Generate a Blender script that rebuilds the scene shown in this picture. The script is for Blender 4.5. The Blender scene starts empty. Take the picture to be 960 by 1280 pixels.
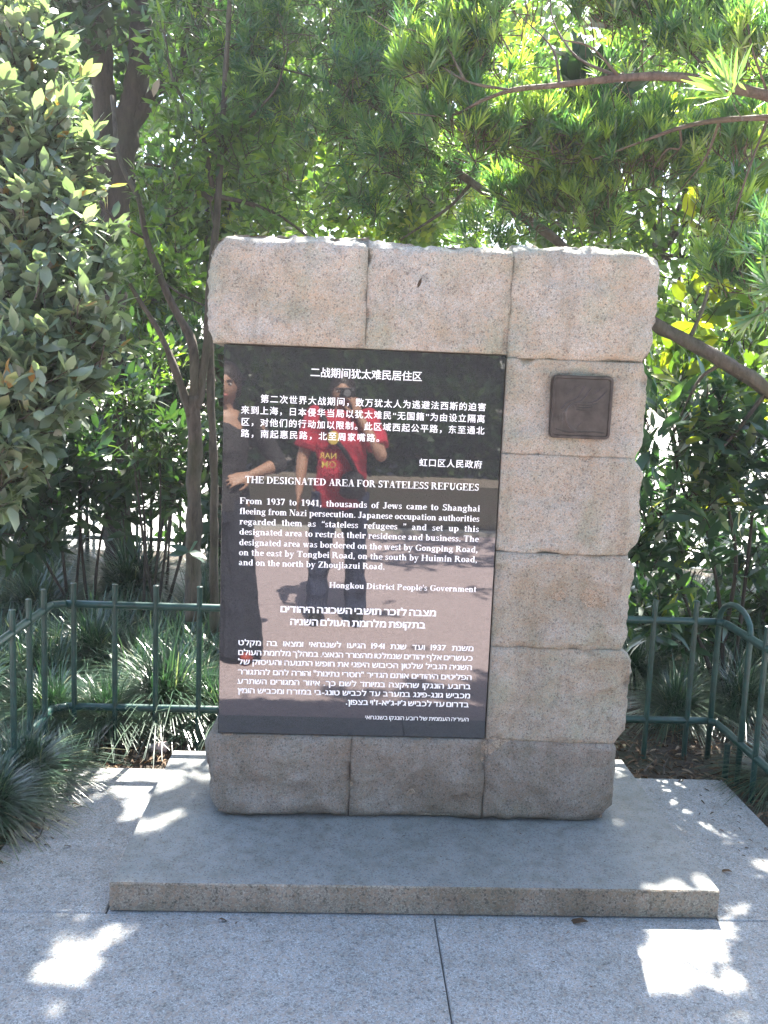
import bpy, math, random
import numpy as np
from mathutils import Vector, noise
random.seed(7)
rng = np.random.default_rng(11)
SC = bpy.context.scene
COL = SC.collection
PI = math.pi

# ------------------------------------------------------------------ camera
YAW, PITCH, ROLL, CAM_H, CAM_D, FPX = .0458, .1306, .0390, 1.5427, 2.936, 1117.7
fwd = np.array([math.sin(YAW)*math.cos(PITCH), math.cos(YAW)*math.cos(PITCH), -math.sin(PITCH)])
rgt0 = np.array([math.cos(YAW), -math.sin(YAW), 0.0])
up0 = np.cross(rgt0, fwd)
rgt = rgt0*math.cos(ROLL) + up0*math.sin(ROLL)
upv = -rgt0*math.sin(ROLL) + up0*math.cos(ROLL)
CAM = np.array([0.0, -CAM_D, CAM_H])
cd = bpy.data.cameras.new('camera')
cam = bpy.data.objects.new('camera', cd)
COL.objects.link(cam)
from mathutils import Matrix
cam.matrix_world = Matrix(((rgt[0], upv[0], -fwd[0], CAM[0]), (rgt[1], upv[1], -fwd[1], CAM[1]),
                           (rgt[2], upv[2], -fwd[2], CAM[2]), (0, 0, 0, 1)))
cd.sensor_fit = 'VERTICAL'
cd.sensor_height = 24.0
cd.sensor_width = 18.0
cd.lens = 24.0*FPX/1280.0
cd.clip_start = .02
cd.clip_end = 2000
SC.camera = cam

# ------------------------------------------------------------------ light
SUN_EL, SUN_AZ = math.radians(54), math.radians(11)       # azimuth from +Y towards +X
SUNV = np.array([math.sin(SUN_AZ)*math.cos(SUN_EL), math.cos(SUN_AZ)*math.cos(SUN_EL), math.sin(SUN_EL)])
w = bpy.data.worlds.new('World')
SC.world = w
w.use_nodes = True
nt = w.node_tree
bg = nt.nodes['Background']
sky = nt.nodes.new('ShaderNodeTexSky')
sky.sky_type = 'NISHITA'
sky.sun_disc = False
sky.sun_elevation = SUN_EL
sky.sun_rotation = SUN_AZ
sky.air_density = 1.0
sky.dust_density = 2.0
nt.links.new(sky.outputs[0], bg.inputs[0])
bg.inputs[1].default_value = .11
sl = bpy.data.lights.new('sun', 'SUN')
sl.energy = 5.0
sl.angle = math.radians(.5)
sl.color = (1, .95, .86)
so = bpy.data.objects.new('sun', sl)
COL.objects.link(so)
so.location = (2, 8, 14)
so.rotation_euler = Vector(SUNV).to_track_quat('Z', 'Y').to_euler()
SC.view_settings.view_transform = 'Standard'
SC.view_settings.look = 'None'
SC.view_settings.exposure = 2.75
SC.view_settings.gamma = 1
SC.render.engine = 'CYCLES'
SC.cycles.max_bounces = 8
SC.cycles.transparent_max_bounces = 8
SC.cycles.caustics_reflective = False
SC.cycles.caustics_refractive = False

# ------------------------------------------------------------------ helpers
def at(px, py, y=None, z=None):
    """point of the place seen at photo pixel (px, py), on the plane y = ... or z = ..."""
    d = fwd + (px-480)/FPX*rgt - (py-640)/FPX*upv
    t = (y-CAM[1])/d[1] if y is not None else (z-CAM[2])/d[2]
    return CAM + d*t

def pxm(y):
    """metres per photo pixel at depth y"""
    return (y+CAM_D)/FPX

def project(P):
    d = P - CAM
    zz = d@fwd
    zs = np.where(zz > .05, zz, .05)
    return 480+FPX*(d@rgt)/zs, 640-FPX*(d@upv)/zs, zz

def tag(o, label=None, cat=None, group=None, kind=None):
    if label: o['label'] = label
    if cat: o['category'] = cat
    if group: o['group'] = group
    if kind: o['kind'] = kind
    return o

def thing(name, label, cat, loc=(0, 0, 0), group=None):
    o = bpy.data.objects.new(name, None)
    COL.objects.link(o)
    o.empty_display_size = .1
    o.location = tuple(float(v) for v in loc)
    return tag(o, label, cat, group)

def wloc(o):
    v = np.zeros(3)
    while o is not None:
        v = v + np.array(o.location)
        o = o.parent
    return v

def link(name, me, parent=None, loc=None):
    """me is in world space; the object sits at the thing's origin unless loc (world) says where the mesh origin is"""
    o = bpy.data.objects.new(name, me)
    COL.objects.link(o)
    if parent is not None:
        o.parent = parent
    if loc is not None:
        o.location = tuple(np.array(loc) - (wloc(parent) if parent is not None else 0))
    return o

def np_mesh(name, V, F, mat=None, tint=None, smooth=False):
    """V (n,3); F: (m,k) array or a list of tuples; tint per vertex"""
    me = bpy.data.meshes.new(name)
    V = np.asarray(V, dtype=np.float32)
    if isinstance(F, np.ndarray):
        k = F.shape[1]
        me.vertices.add(len(V)); me.vertices.foreach_set('co', V.ravel())
        me.loops.add(F.size); me.loops.foreach_set('vertex_index', F.astype(np.int32).ravel())
        me.polygons.add(len(F)); me.polygons.foreach_set('loop_start', np.arange(0, F.size, k, dtype=np.int32))
        me.update(calc_edges=True)
    else:
        me.from_pydata([tuple(map(float, v)) for v in V], [], F)
        me.update()
    if tint is not None:
        a = me.attributes.new('tint', 'FLOAT', 'POINT')
        a.data.foreach_set('value', np.asarray(tint, dtype=np.float32))
    if smooth:
        me.polygons.foreach_set('use_smooth', np.ones(len(me.polygons), dtype=bool))
    if mat: me.materials.append(mat)
    return me

class MB:
    def __init__(s): s.v = []; s.f = []
    def add(s, vs, fs):
        b = len(s.v); s.v.extend([tuple(map(float, v)) for v in vs]); s.f.extend([tuple(i+b for i in f) for f in fs]); return s
    def box(s, a, b):
        (x0, y0, z0), (x1, y1, z1) = a, b
        return s.add([(x0,y0,z0),(x1,y0,z0),(x1,y1,z0),(x0,y1,z0),(x0,y0,z1),(x1,y0,z1),(x1,y1,z1),(x0,y1,z1)],
                     [(0,3,2,1),(4,5,6,7),(0,1,5,4),(1,2,6,5),(2,3,7,6),(3,0,4,7)])
    def tube(s, path, radii, n=8, caps=True, bump=0):
        P = [np.array(p, float) for p in path]
        if not hasattr(radii, '__len__'): radii = [radii]*len(P)
        ref = np.array([0, 0, 1.0])
        vs = []
        for i, p in enumerate(P):
            t = P[min(i+1, len(P)-1)] - P[max(i-1, 0)]
            t = t/(np.linalg.norm(t)+1e-9)
            if i == 0:
                if abs(t@ref) > .9: ref = np.array([1.0, 0, 0])
                u = np.cross(t, ref)
            else:
                u = u - t*(u@t)
            u = u/(np.linalg.norm(u)+1e-9)
            v = np.cross(t, u)
            for k in range(n):
                a = 2*PI*k/n
                r = radii[i]*(1 + (bump*noise.noise(Vector(p*9)+Vector((k*1.7, 0, 0))) if bump else 0))
                vs.append(p + (u*math.cos(a)+v*math.sin(a))*r)
        fs = [(i*n+k, i*n+(k+1) % n, (i+1)*n+(k+1) % n, (i+1)*n+k) for i in range(len(P)-1) for k in range(n)]
        if caps:
            fs.append(tuple(range(n-1, -1, -1)))
            fs.append(tuple((len(P)-1)*n+k for k in range(n)))
        return s.add(vs, fs)
    def build(s, name, mat, parent=None, smooth=False):
        V = np.array(s.v)
        if parent is not None: V = V - wloc(parent)
        me = np_mesh(name, V, s.f, mat, smooth=smooth)
        return link(name, me, parent)

def smooth_path(pts, n=6):
    """catmull-rom through pts"""
    P = [np.array(p, float) for p in pts]
    P = [2*P[0]-P[1]] + P + [2*P[-1]-P[-2]]
    out = []
    for i in range(1, len(P)-2):
        for k in range(n):
            t = k/n
            out.append(.5*((2*P[i]) + (-P[i-1]+P[i+1])*t + (2*P[i-1]-5*P[i]+4*P[i+1]-P[i+2])*t*t + (-P[i-1]+3*P[i]-3*P[i+1]+P[i+2])*t**3))
    out.append(P[-2])
    return out

# ------------------------------------------------------------------ materials
def newmat(name):
    m = bpy.data.materials.new(name)
    m.use_nodes = True
    t = m.node_tree
    return m, t, t.nodes['Principled BSDF'], t.nodes['Material Output']

def ramp(t, fac, stops, interp='LINEAR'):
    r = t.nodes.new('ShaderNodeValToRGB')
    r.color_ramp.interpolation = interp
    e = r.color_ramp.elements
    while len(e) < len(stops): e.new(.5)
    for k, (p, c) in enumerate(stops):
        e[k].position = p
        e[k].color = (*c, 1) if len(c) == 3 else c
    if fac is not None: t.links.new(fac, r.inputs[0])
    return r.outputs[0]

def tex(t, kind, scale, detail=2, rough=.5, coord=None, dist=0):
    n = t.nodes.new('ShaderNodeTexNoise' if kind == 'noise' else 'ShaderNodeTexVoronoi')
    n.inputs['Scale'].default_value = scale
    if kind == 'noise':
        n.inputs['Detail'].default_value = detail
        n.inputs['Roughness'].default_value = rough
        n.inputs['Distortion'].default_value = dist
    if coord: t.links.new(coord, n.inputs['Vector'])
    return n

def mixc(t, mode, fac, a, b):
    n = t.nodes.new('ShaderNodeMix')
    n.data_type = 'RGBA'
    n.blend_type = mode
    for s_, v in ((n.inputs[0], fac), (n.inputs[6], a), (n.inputs[7], b)):
        if hasattr(v, 'is_linked') or hasattr(v, 'links'): t.links.new(v, s_)
        elif isinstance(v, (int, float)): s_.default_value = v
        else: s_.default_value = (*v, 1)
    return n.outputs[2]

def bump(t, h, strength, dist, bsdf):
    b = t.nodes.new('ShaderNodeBump')
    b.inputs['Strength'].default_value = strength
    b.inputs['Distance'].default_value = dist
    t.links.new(h, b.inputs['Height'])
    t.links.new(b.outputs[0], bsdf.inputs['Normal'])
    return b

def wcoord(t):
    g = t.nodes.new('ShaderNodeNewGeometry')
    return g.outputs['Position']

def granite(name, base, stain, grain=1.0, speck=.5, scale=420, rough=.8, green=.35, bumpd=.004, stainamt=.75, con=1.0):
    m, t, b, o = newmat(name)
    co = wcoord(t)
    v = tex(t, 'vor', scale, coord=co)
    cells = ramp(t, None, [(0, tuple(c*(1-.55*con) for c in base)), (.28, tuple(c*(1-.28*con) for c in base)), (.45, base), (.8, tuple(min(1, c*(1+.25*con)) for c in base)), (1, tuple(min(1, c*(1+.6*con)) for c in base))])
    sep = t.nodes.new('ShaderNodeSeparateColor'); t.links.new(v.outputs['Color'], sep.inputs[0])
    t.links.new(sep.outputs[0], cells.node.inputs[0])
    # pink feldspar / dark mica
    v2 = tex(t, 'vor', scale*.5, coord=co)
    sep2 = t.nodes.new('ShaderNodeSeparateColor'); t.links.new(v2.outputs['Color'], sep2.inputs[0])
    pink = ramp(t, sep2.outputs[1], [(.72, (0, 0, 0)), (.76, (1, 1, 1))])
    c1 = mixc(t, 'MIX', pink, cells, (base[0]*1.10, base[1]*.96, base[2]*.88)); pass
    dark = ramp(t, sep2.outputs[2], [(.06, (speck, speck, speck)), (.09, (0, 0, 0))])
    c2 = mixc(t, 'MIX', dark, c1, (base[0]*.18, base[1]*.18, base[2]*.19))
    # stains
    n1 = tex(t, 'noise', 3.2, 5, .62, co, .6)
    st = ramp(t, n1.outputs[0], [(.42, (0, 0, 0)), (.60, (stainamt,)*3)])
    c3 = mixc(t, 'MIX', st, c2, mixc(t, 'MULTIPLY', 1.0, c2, stain))
    n2 = tex(t, 'noise', 5.1, 4, .6, co)
    gr = ramp(t, n2.outputs[0], [(.50, (0, 0, 0)), (.66, (green,)*3)])
    c4 = mixc(t, 'MIX', gr, c3, mixc(t, 'MULTIPLY', 1.0, c2, (.70, .80, .68)))
    # broad weathering, and dark run-down streaks
    mp = t.nodes.new('ShaderNodeMapping'); mp.inputs['Scale'].default_value = (9, 9, 1.1); t.links.new(co, mp.inputs[0])
    n5 = tex(t, 'noise', 1.6, 5, .6, mp.outputs[0])
    c5 = mixc(t, 'MULTIPLY', 1.0, c4, ramp(t, n5.outputs[0], [(.30, (.82, .81, .78)), (.50, (1, 1, 1)), (.72, (1.1, 1.1, 1.1))]))
    n6 = tex(t, 'noise', 26, 4, .7, co)
    c6 = mixc(t, 'MULTIPLY', 1.0, c5, ramp(t, n6.outputs[0], [(.30, (.78, .77, .75)), (.5, (1, 1, 1))]))
    t.links.new(c6, b.inputs['Base Color'])
    b.inputs['Roughness'].default_value = rough
    n3 = tex(t, 'noise', 160*grain, 5, .7, co)
    bump(t, n3.outputs[0], .7, bumpd, b)
    return m

def plain(name, col, rough=.5, metal=0, spec=.5, noise_amt=0, nscale=20, bumpd=0):
    m, t, b, o = newmat(name)
    b.inputs['Roughness'].default_value = rough
    b.inputs['Metallic'].default_value = metal
    b.inputs['Specular IOR Level'].default_value = spec
    if noise_amt:
        n = tex(t, 'noise', nscale, 4, .6, wcoord(t))
        lo = tuple(c*(1-noise_amt) for c in col); hi = tuple(min(1, c*(1+noise_amt)) for c in col)
        t.links.new(ramp(t, n.outputs[0], [(.3, lo), (.7, hi)]), b.inputs['Base Color'])
        if bumpd: bump(t, n.outputs[0], .6, bumpd, b)
    else:
        b.inputs['Base Color'].default_value = (*col, 1)
    return m

def leafmat(name, stops, trans, rough=.38, tmix=.45, spec=.5, emit=0):
    """per-leaf colour from the 'tint' attribute; light passes through the blade"""
    m, t, b, o = newmat(name)
    a = t.nodes.new('ShaderNodeAttribute'); a.attribute_name = 'tint'
    oi = t.nodes.new('ShaderNodeObjectInfo')
    co = wcoord(t)
    n = tex(t, 'noise', 14, 2, .5, co)
    ad = t.nodes.new('ShaderNodeMath'); ad.operation = 'MULTIPLY_ADD'
    t.links.new(n.outputs[0], ad.inputs[0]); ad.inputs[1].default_value = .35; t.links.new(a.outputs['Fac'], ad.inputs[2])
    sb = t.nodes.new('ShaderNodeMath'); sb.operation = 'SUBTRACT'; t.links.new(ad.outputs[0], sb.inputs[0]); sb.inputs[1].default_value = .175
    c = ramp(t, sb.outputs[0], stops)
    t.links.new(c, b.inputs['Base Color'])
    b.inputs['Roughness'].default_value = rough
    b.inputs['Specular IOR Level'].default_value = spec
    tr = t.nodes.new('ShaderNodeBsdfTranslucent')
    t.links.new(mixc(t, 'MULTIPLY', 1.0, c, trans), tr.inputs[0])
    mx = t.nodes.new('ShaderNodeMixShader'); mx.inputs[0].default_value = tmix
    t.links.new(b.outputs[0], mx.inputs[1]); t.links.new(tr.outputs[0], mx.inputs[2])
    t.links.new(mx.outputs[0], o.inputs[0])
    return m

def barkmat(name, dark, light, scale=30):
    m, t, b, o = newmat(name)
    co = wcoord(t)
    mp = t.nodes.new('ShaderNodeMapping'); mp.inputs['Scale'].default_value = (1, 1, .3); t.links.new(co, mp.inputs[0])
    n = tex(t, 'noise', scale, 6, .7, mp.outputs[0], .4)
    n2 = tex(t, 'noise', 4, 3, .6, co)
    c = ramp(t, n.outputs[0], [(.32, dark), (.62, light)])
    c2 = mixc(t, 'MIX', ramp(t, n2.outputs[0], [(.45, (0, 0, 0)), (.7, (.5, .5, .5))]), c, (light[0]*.7, light[1]*.95, light[2]*.6))
    t.links.new(c2, b.inputs['Base Color'])
    b.inputs['Roughness'].default_value = .9
    bump(t, n.outputs[0], 1.0, .012, b)
    return m

M = {}
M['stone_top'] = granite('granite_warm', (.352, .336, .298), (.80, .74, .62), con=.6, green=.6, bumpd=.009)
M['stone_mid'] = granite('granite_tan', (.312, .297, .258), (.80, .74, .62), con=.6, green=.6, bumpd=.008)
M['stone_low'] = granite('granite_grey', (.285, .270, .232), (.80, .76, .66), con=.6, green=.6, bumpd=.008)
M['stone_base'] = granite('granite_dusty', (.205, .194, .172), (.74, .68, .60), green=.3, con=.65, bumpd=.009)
M['core'] = granite('granite_core', (.27, .245, .205), (.80, .70, .58))
M['plinth'] = granite('granite_slab', (.205, .218, .215), (.78, .80, .80), con=.4, scale=520, green=.1, bumpd=.0012, stainamt=.6, rough=.62)
M['plinth_edge'] = granite('granite_slab_edge', (.26, .235, .195), (.62, .58, .52), scale=300, green=.25, bumpd=.006, speck=.55, con=.7)
M['paving'] = granite('granite_paving', (.248, .262, .268), (.80, .82, .82), con=.85, scale=330, green=.05, bumpd=.0012, stainamt=.5, rough=.65, speck=.45)
M['joint'] = plain('joint_dirt', (.05, .048, .045), .95)
M['pink'] = plain('red_paving', (.50, .395, .385), .8, noise_amt=.18, nscale=40, bumpd=.002)
M['brownpave'] = plain('brown_paving', (.24, .20, .16), .85, noise_amt=.2, nscale=6, bumpd=.002)
M['kerb'] = plain('pale_kerb', (.42, .40, .36), .8, noise_amt=.15, nscale=12, bumpd=.002)
M['street'] = plain('pale_concrete', (.52, .51, .48), .85, noise_amt=.12, nscale=2)
M['white_paint'] = plain('white_lettering', (.93, .93, .92), .55)
M['fence'] = plain('green_paint', (.011, .050, .041), .38, spec=.5, noise_amt=.35, nscale=28, bumpd=.0006)
M['bronze'] = plain('dark_bronze', (.072, .063, .059), .38, metal=.75, noise_amt=.35, nscale=30, bumpd=.001)

def soilmat():
    m, t, b, o = newmat('soil')
    co = wcoord(t)
    n = tex(t, 'noise', 22, 7, .72, co, .5)
    n2 = tex(t, 'noise', 1.7, 3, .6, co)
    c = ramp(t, n.outputs[0], [(.3, (.022, .016, .011)), (.55, (.07, .052, .036)), (.75, (.15, .115, .08))])
    c2 = mixc(t, 'MIX', ramp(t, n2.outputs[0], [(.45, (0, 0, 0)), (.7, (.6, .6, .6))]), c, (.035, .05, .018))
    t.links.new(c2, b.inputs['Base Color'])
    b.inputs['Roughness'].default_value = .95
    bump(t, n.outputs[0], 1, .03, b)
    return m
M['soil'] = soilmat()

def platemat():
    m, t, b, o = newmat('black_polished_granite')
    co = wcoord(t)
    v = tex(t, 'vor', 900, coord=co)
    sep = t.nodes.new('ShaderNodeSeparateColor'); t.links.new(v.outputs['Color'], sep.inputs[0])
    c = ramp(t, sep.outputs[0], [(.5, (.026, .027, .028)), (.95, (.045, .046, .048))])
    t.links.new(c, b.inputs['Base Color'])
    b.inputs['IOR'].default_value = 1.9
    n = tex(t, 'noise', 9, 4, .6, co)
    b.inputs['Roughness'].default_value = .02
    t.links.new(ramp(t, n.outputs[0], [(.40, (.010,)*3), (.8, (.028,)*3)]), b.inputs['Roughness'])
    return m
M['plate'] = platemat()

M['oval'] = leafmat('oval_leaf', [(0, (.075, .11, .078)), (.45, (.15, .195, .135)), (.85, (.23, .27, .19)), (.985, (.28, .30, .15)), (1, (.32, .17, .06))], (1.45, 1.7, .75), .36, .36, 1.0)
M['needle'] = leafmat('narrow_leaf', [(0, (.035, .085, .06)), (.5, (.065, .14, .075)), (.8, (.14, .22, .08)), (1, (.27, .35, .09))], (1.9, 2.2, .6), .34, .46, 1.0)
M['lance'] = leafmat('lance_leaf', [(0, (.022, .058, .042)), (.55, (.045, .095, .062)), (.85, (.10, .16, .04)), (1, (.28, .26, .03))], (1.8, 2.2, .6), .36, .40, 1.0)
M['back'] = leafmat('thin_leaf', [(0, (.035, .07, .03)), (.45, (.08, .14, .045)), (.8, (.15, .22, .045)), (1, (.28, .30, .05))], (1.9, 2.2, .6), .38, .48, .9)
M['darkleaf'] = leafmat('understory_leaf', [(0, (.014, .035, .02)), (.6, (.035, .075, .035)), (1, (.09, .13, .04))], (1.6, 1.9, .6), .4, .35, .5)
M['magnolia'] = leafmat('large_leaf', [(0, (.03, .06, .03)), (.5, (.07, .12, .03)), (1, (.28, .28, .03))], (1.7, 1.9, .4), .3, .5, .6)
M['grass'] = leafmat('grass_blade', [(0, (.014, .042, .026)), (.5, (.032, .078, .044)), (.85, (.08, .13, .07)), (1, (.26, .26, .16))], (1.3, 1.6, .8), .28, .25, .9)
M['litter'] = leafmat('dead_leaf', [(0, (.035, .022, .014)), (.4, (.11, .07, .04)), (.8, (.24, .16, .10)), (1, (.38, .29, .20))], (1.2, 1.0, .7), .7, .15, .3)
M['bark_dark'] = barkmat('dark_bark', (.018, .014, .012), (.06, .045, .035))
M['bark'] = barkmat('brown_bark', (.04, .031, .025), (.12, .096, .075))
M['bark_red'] = barkmat('reddish_bark', (.04, .027, .021), (.13, .092, .07))

# ------------------------------------------------------------------ ground and paving
def sheet(name, x0, x1, y0, y1, z, mat, nx=1, ny=1, relief=0, kind='structure', parent=None, wob=0):
    X, Y = np.meshgrid(np.linspace(x0, x1, nx+1), np.linspace(y0, y1, ny+1))
    Z = np.full_like(X, z)
    if relief:
        for i in range(X.shape[0]):
            for j in range(X.shape[1]):
                Z[i, j] += relief*noise.fractal(Vector((X[i, j]*.9, Y[i, j]*.9, 3)), 1, 2, 4)
    V = np.stack([X.ravel(), Y.ravel(), Z.ravel()], 1)
    idx = np.arange((nx+1)*(ny+1)).reshape(ny+1, nx+1)
    F = np.stack([idx[:-1, :-1].ravel(), idx[:-1, 1:].ravel(), idx[1:, 1:].ravel(), idx[1:, :-1].ravel()], 1)
    o = link(name, np_mesh(name, V, F, mat, smooth=True), parent)
    if kind: o['kind'] = kind
    return o

# open ground out to the horizon, then the planted bed, the street beyond and the walk behind the photographer
sheet('ground', -140, 140, -140, 140, -.14, M['brownpave'], 8, 8)
sheet('soil_bed', -9, 9, -.5, 5.6, -.035, M['soil'], 120, 50, relief=.02)
sheet('street', -60, 60, 5.6, 45, -.10, M['street'], 4, 4)
sheet('walkway', -9, 9, -7.0, -1.204, -.012, M['pink'], 10, 10)
mb = MB()
mb.box((-9, -7.2, -.13), (9, -7.002, .03))
tag(mb.build('kerb', M['kerb']), kind='structure')
sheet('service_path', -9, 9, -12.4, -7.2, .01, M['soil'], 4, 4)

PX0, PX1, PBACK, PFRONT = -1.10, 1.622, .568, -1.2
pav = MB().box((PX0+.01, PFRONT+.01, -.12), (PX1-.01, PBACK-.01, -.02)).build('paving', M['joint'])
pav['kind'] = 'structure'
def slab(x0, y0, x1, y1, z1=0.0, mat=None):
    g = .0016
    b = .004
    x0 += g; x1 -= g; y0 += g; y1 -= g
    m = MB()
    vs = [(x0, y0, -.1), (x1, y0, -.1), (x1, y1, -.1), (x0, y1, -.1), (x0, y0, z1-b), (x1, y0, z1-b), (x1, y1, z1-b), (x0, y1, z1-b),
          (x0+b, y0+b, z1), (x1-b, y0+b, z1), (x1-b, y1-b, z1), (x0+b, y1-b, z1)]
    m.add(vs, [(0,3,2,1), (0,1,5,4), (1,2,6,5), (2,3,7,6), (3,0,4,7), (4,5,9,8), (5,6,10,9), (6,7,11,10), (7,4,8,11), (8,9,10,11)])
    return m.build('paving_slab', mat or M['paving'], pav)
JX = .312
slab(PX0, -.452, -.66, PBACK)
slab(-.66, -.452, 1.18, PBACK, z1=-.003)
slab(1.18, -.452, PX1, PBACK)
slab(PX0-.9, PFRONT, JX, -.452); slab(JX, PFRONT, 2.2, -.452)
MB().box((PX0-.89, PFRONT+.01, -.12), (PX0+.01, -.462, -.02)).build('paving_bed', M['joint'], pav)
MB().box((PX1-.01, PFRONT+.01, -.12), (2.19, -.462, -.02)).build('paving_bed', M['joint'], pav)

# ------------------------------------------------------------------ the monument
mon = thing('stone_monument', 'large rough pink granite block monument with a black inscribed stone panel on a grey slab', 'monument', (.27, .14, .0))
PH = .0885                                   # top of the plinth
def plinth():
    x0, x1, y0, y1 = -.651, 1.178, -.441, .54
    m = MB()
    n = 90
    # body with a slightly chipped front arris
    rows = []
    for i in range(n+1):
        u = i/n
        x = x0+(x1-x0)*u
        c = .003+.006*max(0, noise.noise(Vector((x*14, 1, 0)))) + .003*abs(noise.noise(Vector((x*60, 5, 0))))
        w_ = .002*noise.noise(Vector((x*25, 9, 2)))
        rows.append([(x, y0+w_, .002), (x, y0+w_*.5-.001, PH*.5), (x, y0+w_, PH-c), (x, y0+c, PH), (x, y1, PH), (x, y1, .002)])
    vs = [p for r in rows for p in r]
    top, edge = [], []
    for i in range(n):
        for k in range(5):
            f = (i*6+k, (i+1)*6+k, (i+1)*6+k+1, i*6+k+1)
            (top if k == 3 else edge).append(f)
    edge.append(tuple(range(5, -1, -1))); edge.append(tuple(n*6+k for k in range(6)))
    V = np.array(vs) - wloc(mon)
    me = np_mesh('plinth', V, edge+top, M['plinth_edge'])
    me.materials.append(M['plinth'])
    me.polygons.foreach_set('material_index', [0]*len(edge)+[1]*len(top))
    link('plinth', me, mon)
plinth()

Y0, Y1 = 0.0, .27
def block(x0, x1, z0, z1, mat, seed, left=0, right=0, top=0, bottom=0, bulge=.028, y0=-.004, nx=46, nz=40, ny=12):
    """rock-faced granite block: near-flat drafted margins, a bulging pitched face, free sides that bulge too"""
    g = .0003
    x0 += 0 if left else g; x1 -= 0 if right else g; z0 += g; z1 -= 0 if top else g
    W, H = x1-x0, z1-z0
    idx = {}; vs = []; fs = []
    def vid(i, k, j):
        key = (i, k, j)
        if key not in idx:
            idx[key] = len(vs); vs.append(key)
        return idx[key]
    for i in range(nx):
        for j in range(nz):
            fs.append((vid(i, 0, j), vid(i+1, 0, j), vid(i+1, 0, j+1), vid(i, 0, j+1)))
            fs.append((vid(i, ny, j+1), vid(i+1, ny, j+1), vid(i+1, ny, j), vid(i, ny, j)))
    for k in range(ny):
        for j in range(nz):
            fs.append((vid(0, k, j+1), vid(0, k+1, j+1), vid(0, k+1, j), vid(0, k, j)))
            fs.append((vid(nx, k, j), vid(nx, k+1, j), vid(nx, k+1, j+1), vid(nx, k, j+1)))
        for i in range(nx):
            fs.append((vid(i, k, nz), vid(i+1, k, nz), vid(i+1, k+1, nz), vid(i, k+1, nz)))
            fs.append((vid(i, k+1, 0), vid(i+1, k+1, 0), vid(i+1, k, 0), vid(i, k, 0)))
    def prof(d, m):                      # 0 at the edge, 1 inside
        t = max(0.0, min(1.0, d/m))
        return t*t*(3-2*t)
    so_ = Vector((seed*7.3, seed*3.1, seed*1.7))
    out = []
    for (i, k, j) in vs:
        a, c, b = i/nx, k/ny, j/nz
        x, y, z = x0+W*a, y0+(Y1-y0)*c, z0+H*b
        q = Vector((x, y, z))
        dl, dr, db, dt = a*W, (1-a)*W, b*H, (1-b)*H
        # face relief
        lo = noise.fractal(q*5+so_, 1, 2, 3)
        rid = 1-abs(noise.noise(q*7+so_*2))
        fi = noise.fractal(q*34+so_, .8, 2.1, 5)
        step = noise.noise(q*3.3+so_*3)
        wavy = .012+.010*noise.noise(q*9+so_)
        mg = .014
        e = prof(dl-.006*(not left), mg)*prof(dr-.006*(not right), mg)*prof(dt-wavy*.4, mg)*prof(db-wavy*.4, mg)
        f_ = prof(.10, .10)
        gl = noise.fractal(q*4.2, 1, 2, 3); g2 = abs(noise.noise(q*8.5+Vector((3, 0, 1)))); g3 = abs(noise.noise(q*21))
        chip = max(0, noise.noise(Vector((x*17, y*17, z*17+seed)))-.12)*(1-e)
        rel = e*(bulge*.20+.007*lo) + (.85+.15*e)*(.020*gl-.016*g2-.007*g3+.006*min(1, max(0, (step-.05)*12))) + .0034*fi - .034*chip + .010
        if k == 0: y -= rel
        s = math.sin(PI*c)
        # free sides
        sp = prof(dt+.02*top, .05)*prof(db+.02*bottom, .05)
        sidew = .018+.022*lo+.004*fi
        if left and i == 0: x -= (.55+.6*s)*sidew*sp
        if right and i == nx: x += (.55+.6*s)*(sidew+right*.02)*sp
        if top and j == nz: z += .018*noise.noise(Vector((x*5, y*4, 3.3)))+.005*fi+.010*abs(lo)
        # round off free corners
        if left or right or top or bottom:
            R_ = .022
            for on, d_, ax in ((left, dl, -1), (right, dr, 1)):
                if on and c < .5 and d_ < R_ and k == 0:
                    tt = 1-d_/R_
                    y += .020*tt*tt*(1+.7*noise.noise(q*11+so_))
            if top and k == 0 and dt < .045:
                tt = 1-dt/.045
                y += tt*tt*(.022+.030*max(0, noise.noise(Vector((x*13, seed, z*10)))))
                z -= tt*tt*.004
            if bottom and k == 0 and db < .035:
                tt = 1-db/.035
                y += tt*tt*(.018+.014*noise.noise(q*8))
            for on, d_, ax in ((left, dl, 1), (right, dr, -1)):
                if on and top:
                    r2 = .06
                    if d_ < r2 and dt < r2:
                        tt = (1-d_/r2)*(1-dt/r2)
                        x += ax*.022*tt*(1+noise.noise(q*30)); z -= .016*tt*(1+noise.noise(q*26))
                if on and bottom:
                    r2 = .05
                    if d_ < r2 and db < r2:
                        tt = (1-d_/r2)*(1-db/r2)
                        x += ax*.035*tt; z += .012*tt
        jag = .006 if (top and j == nz) or (right and i == nx) or (left and i == 0) else 0
        if jag:
            y += jag*noise.noise(Vector((x*40, z*40, seed))); z += (jag*noise.noise(Vector((x*55, y*30, seed+4))) if top and j == nz else 0)
            x += (jag*noise.noise(Vector((z*50, y*30, seed+9))) if j not in (0, nz) or top else 0)*(1 if i in (0, nx) else 0)
        out.append((x, y, z))
    V = np.array(out) - wloc(mon)
    return link('stone_block', np_mesh('stone_block', V, fs, mat, smooth=True), mon)

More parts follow.
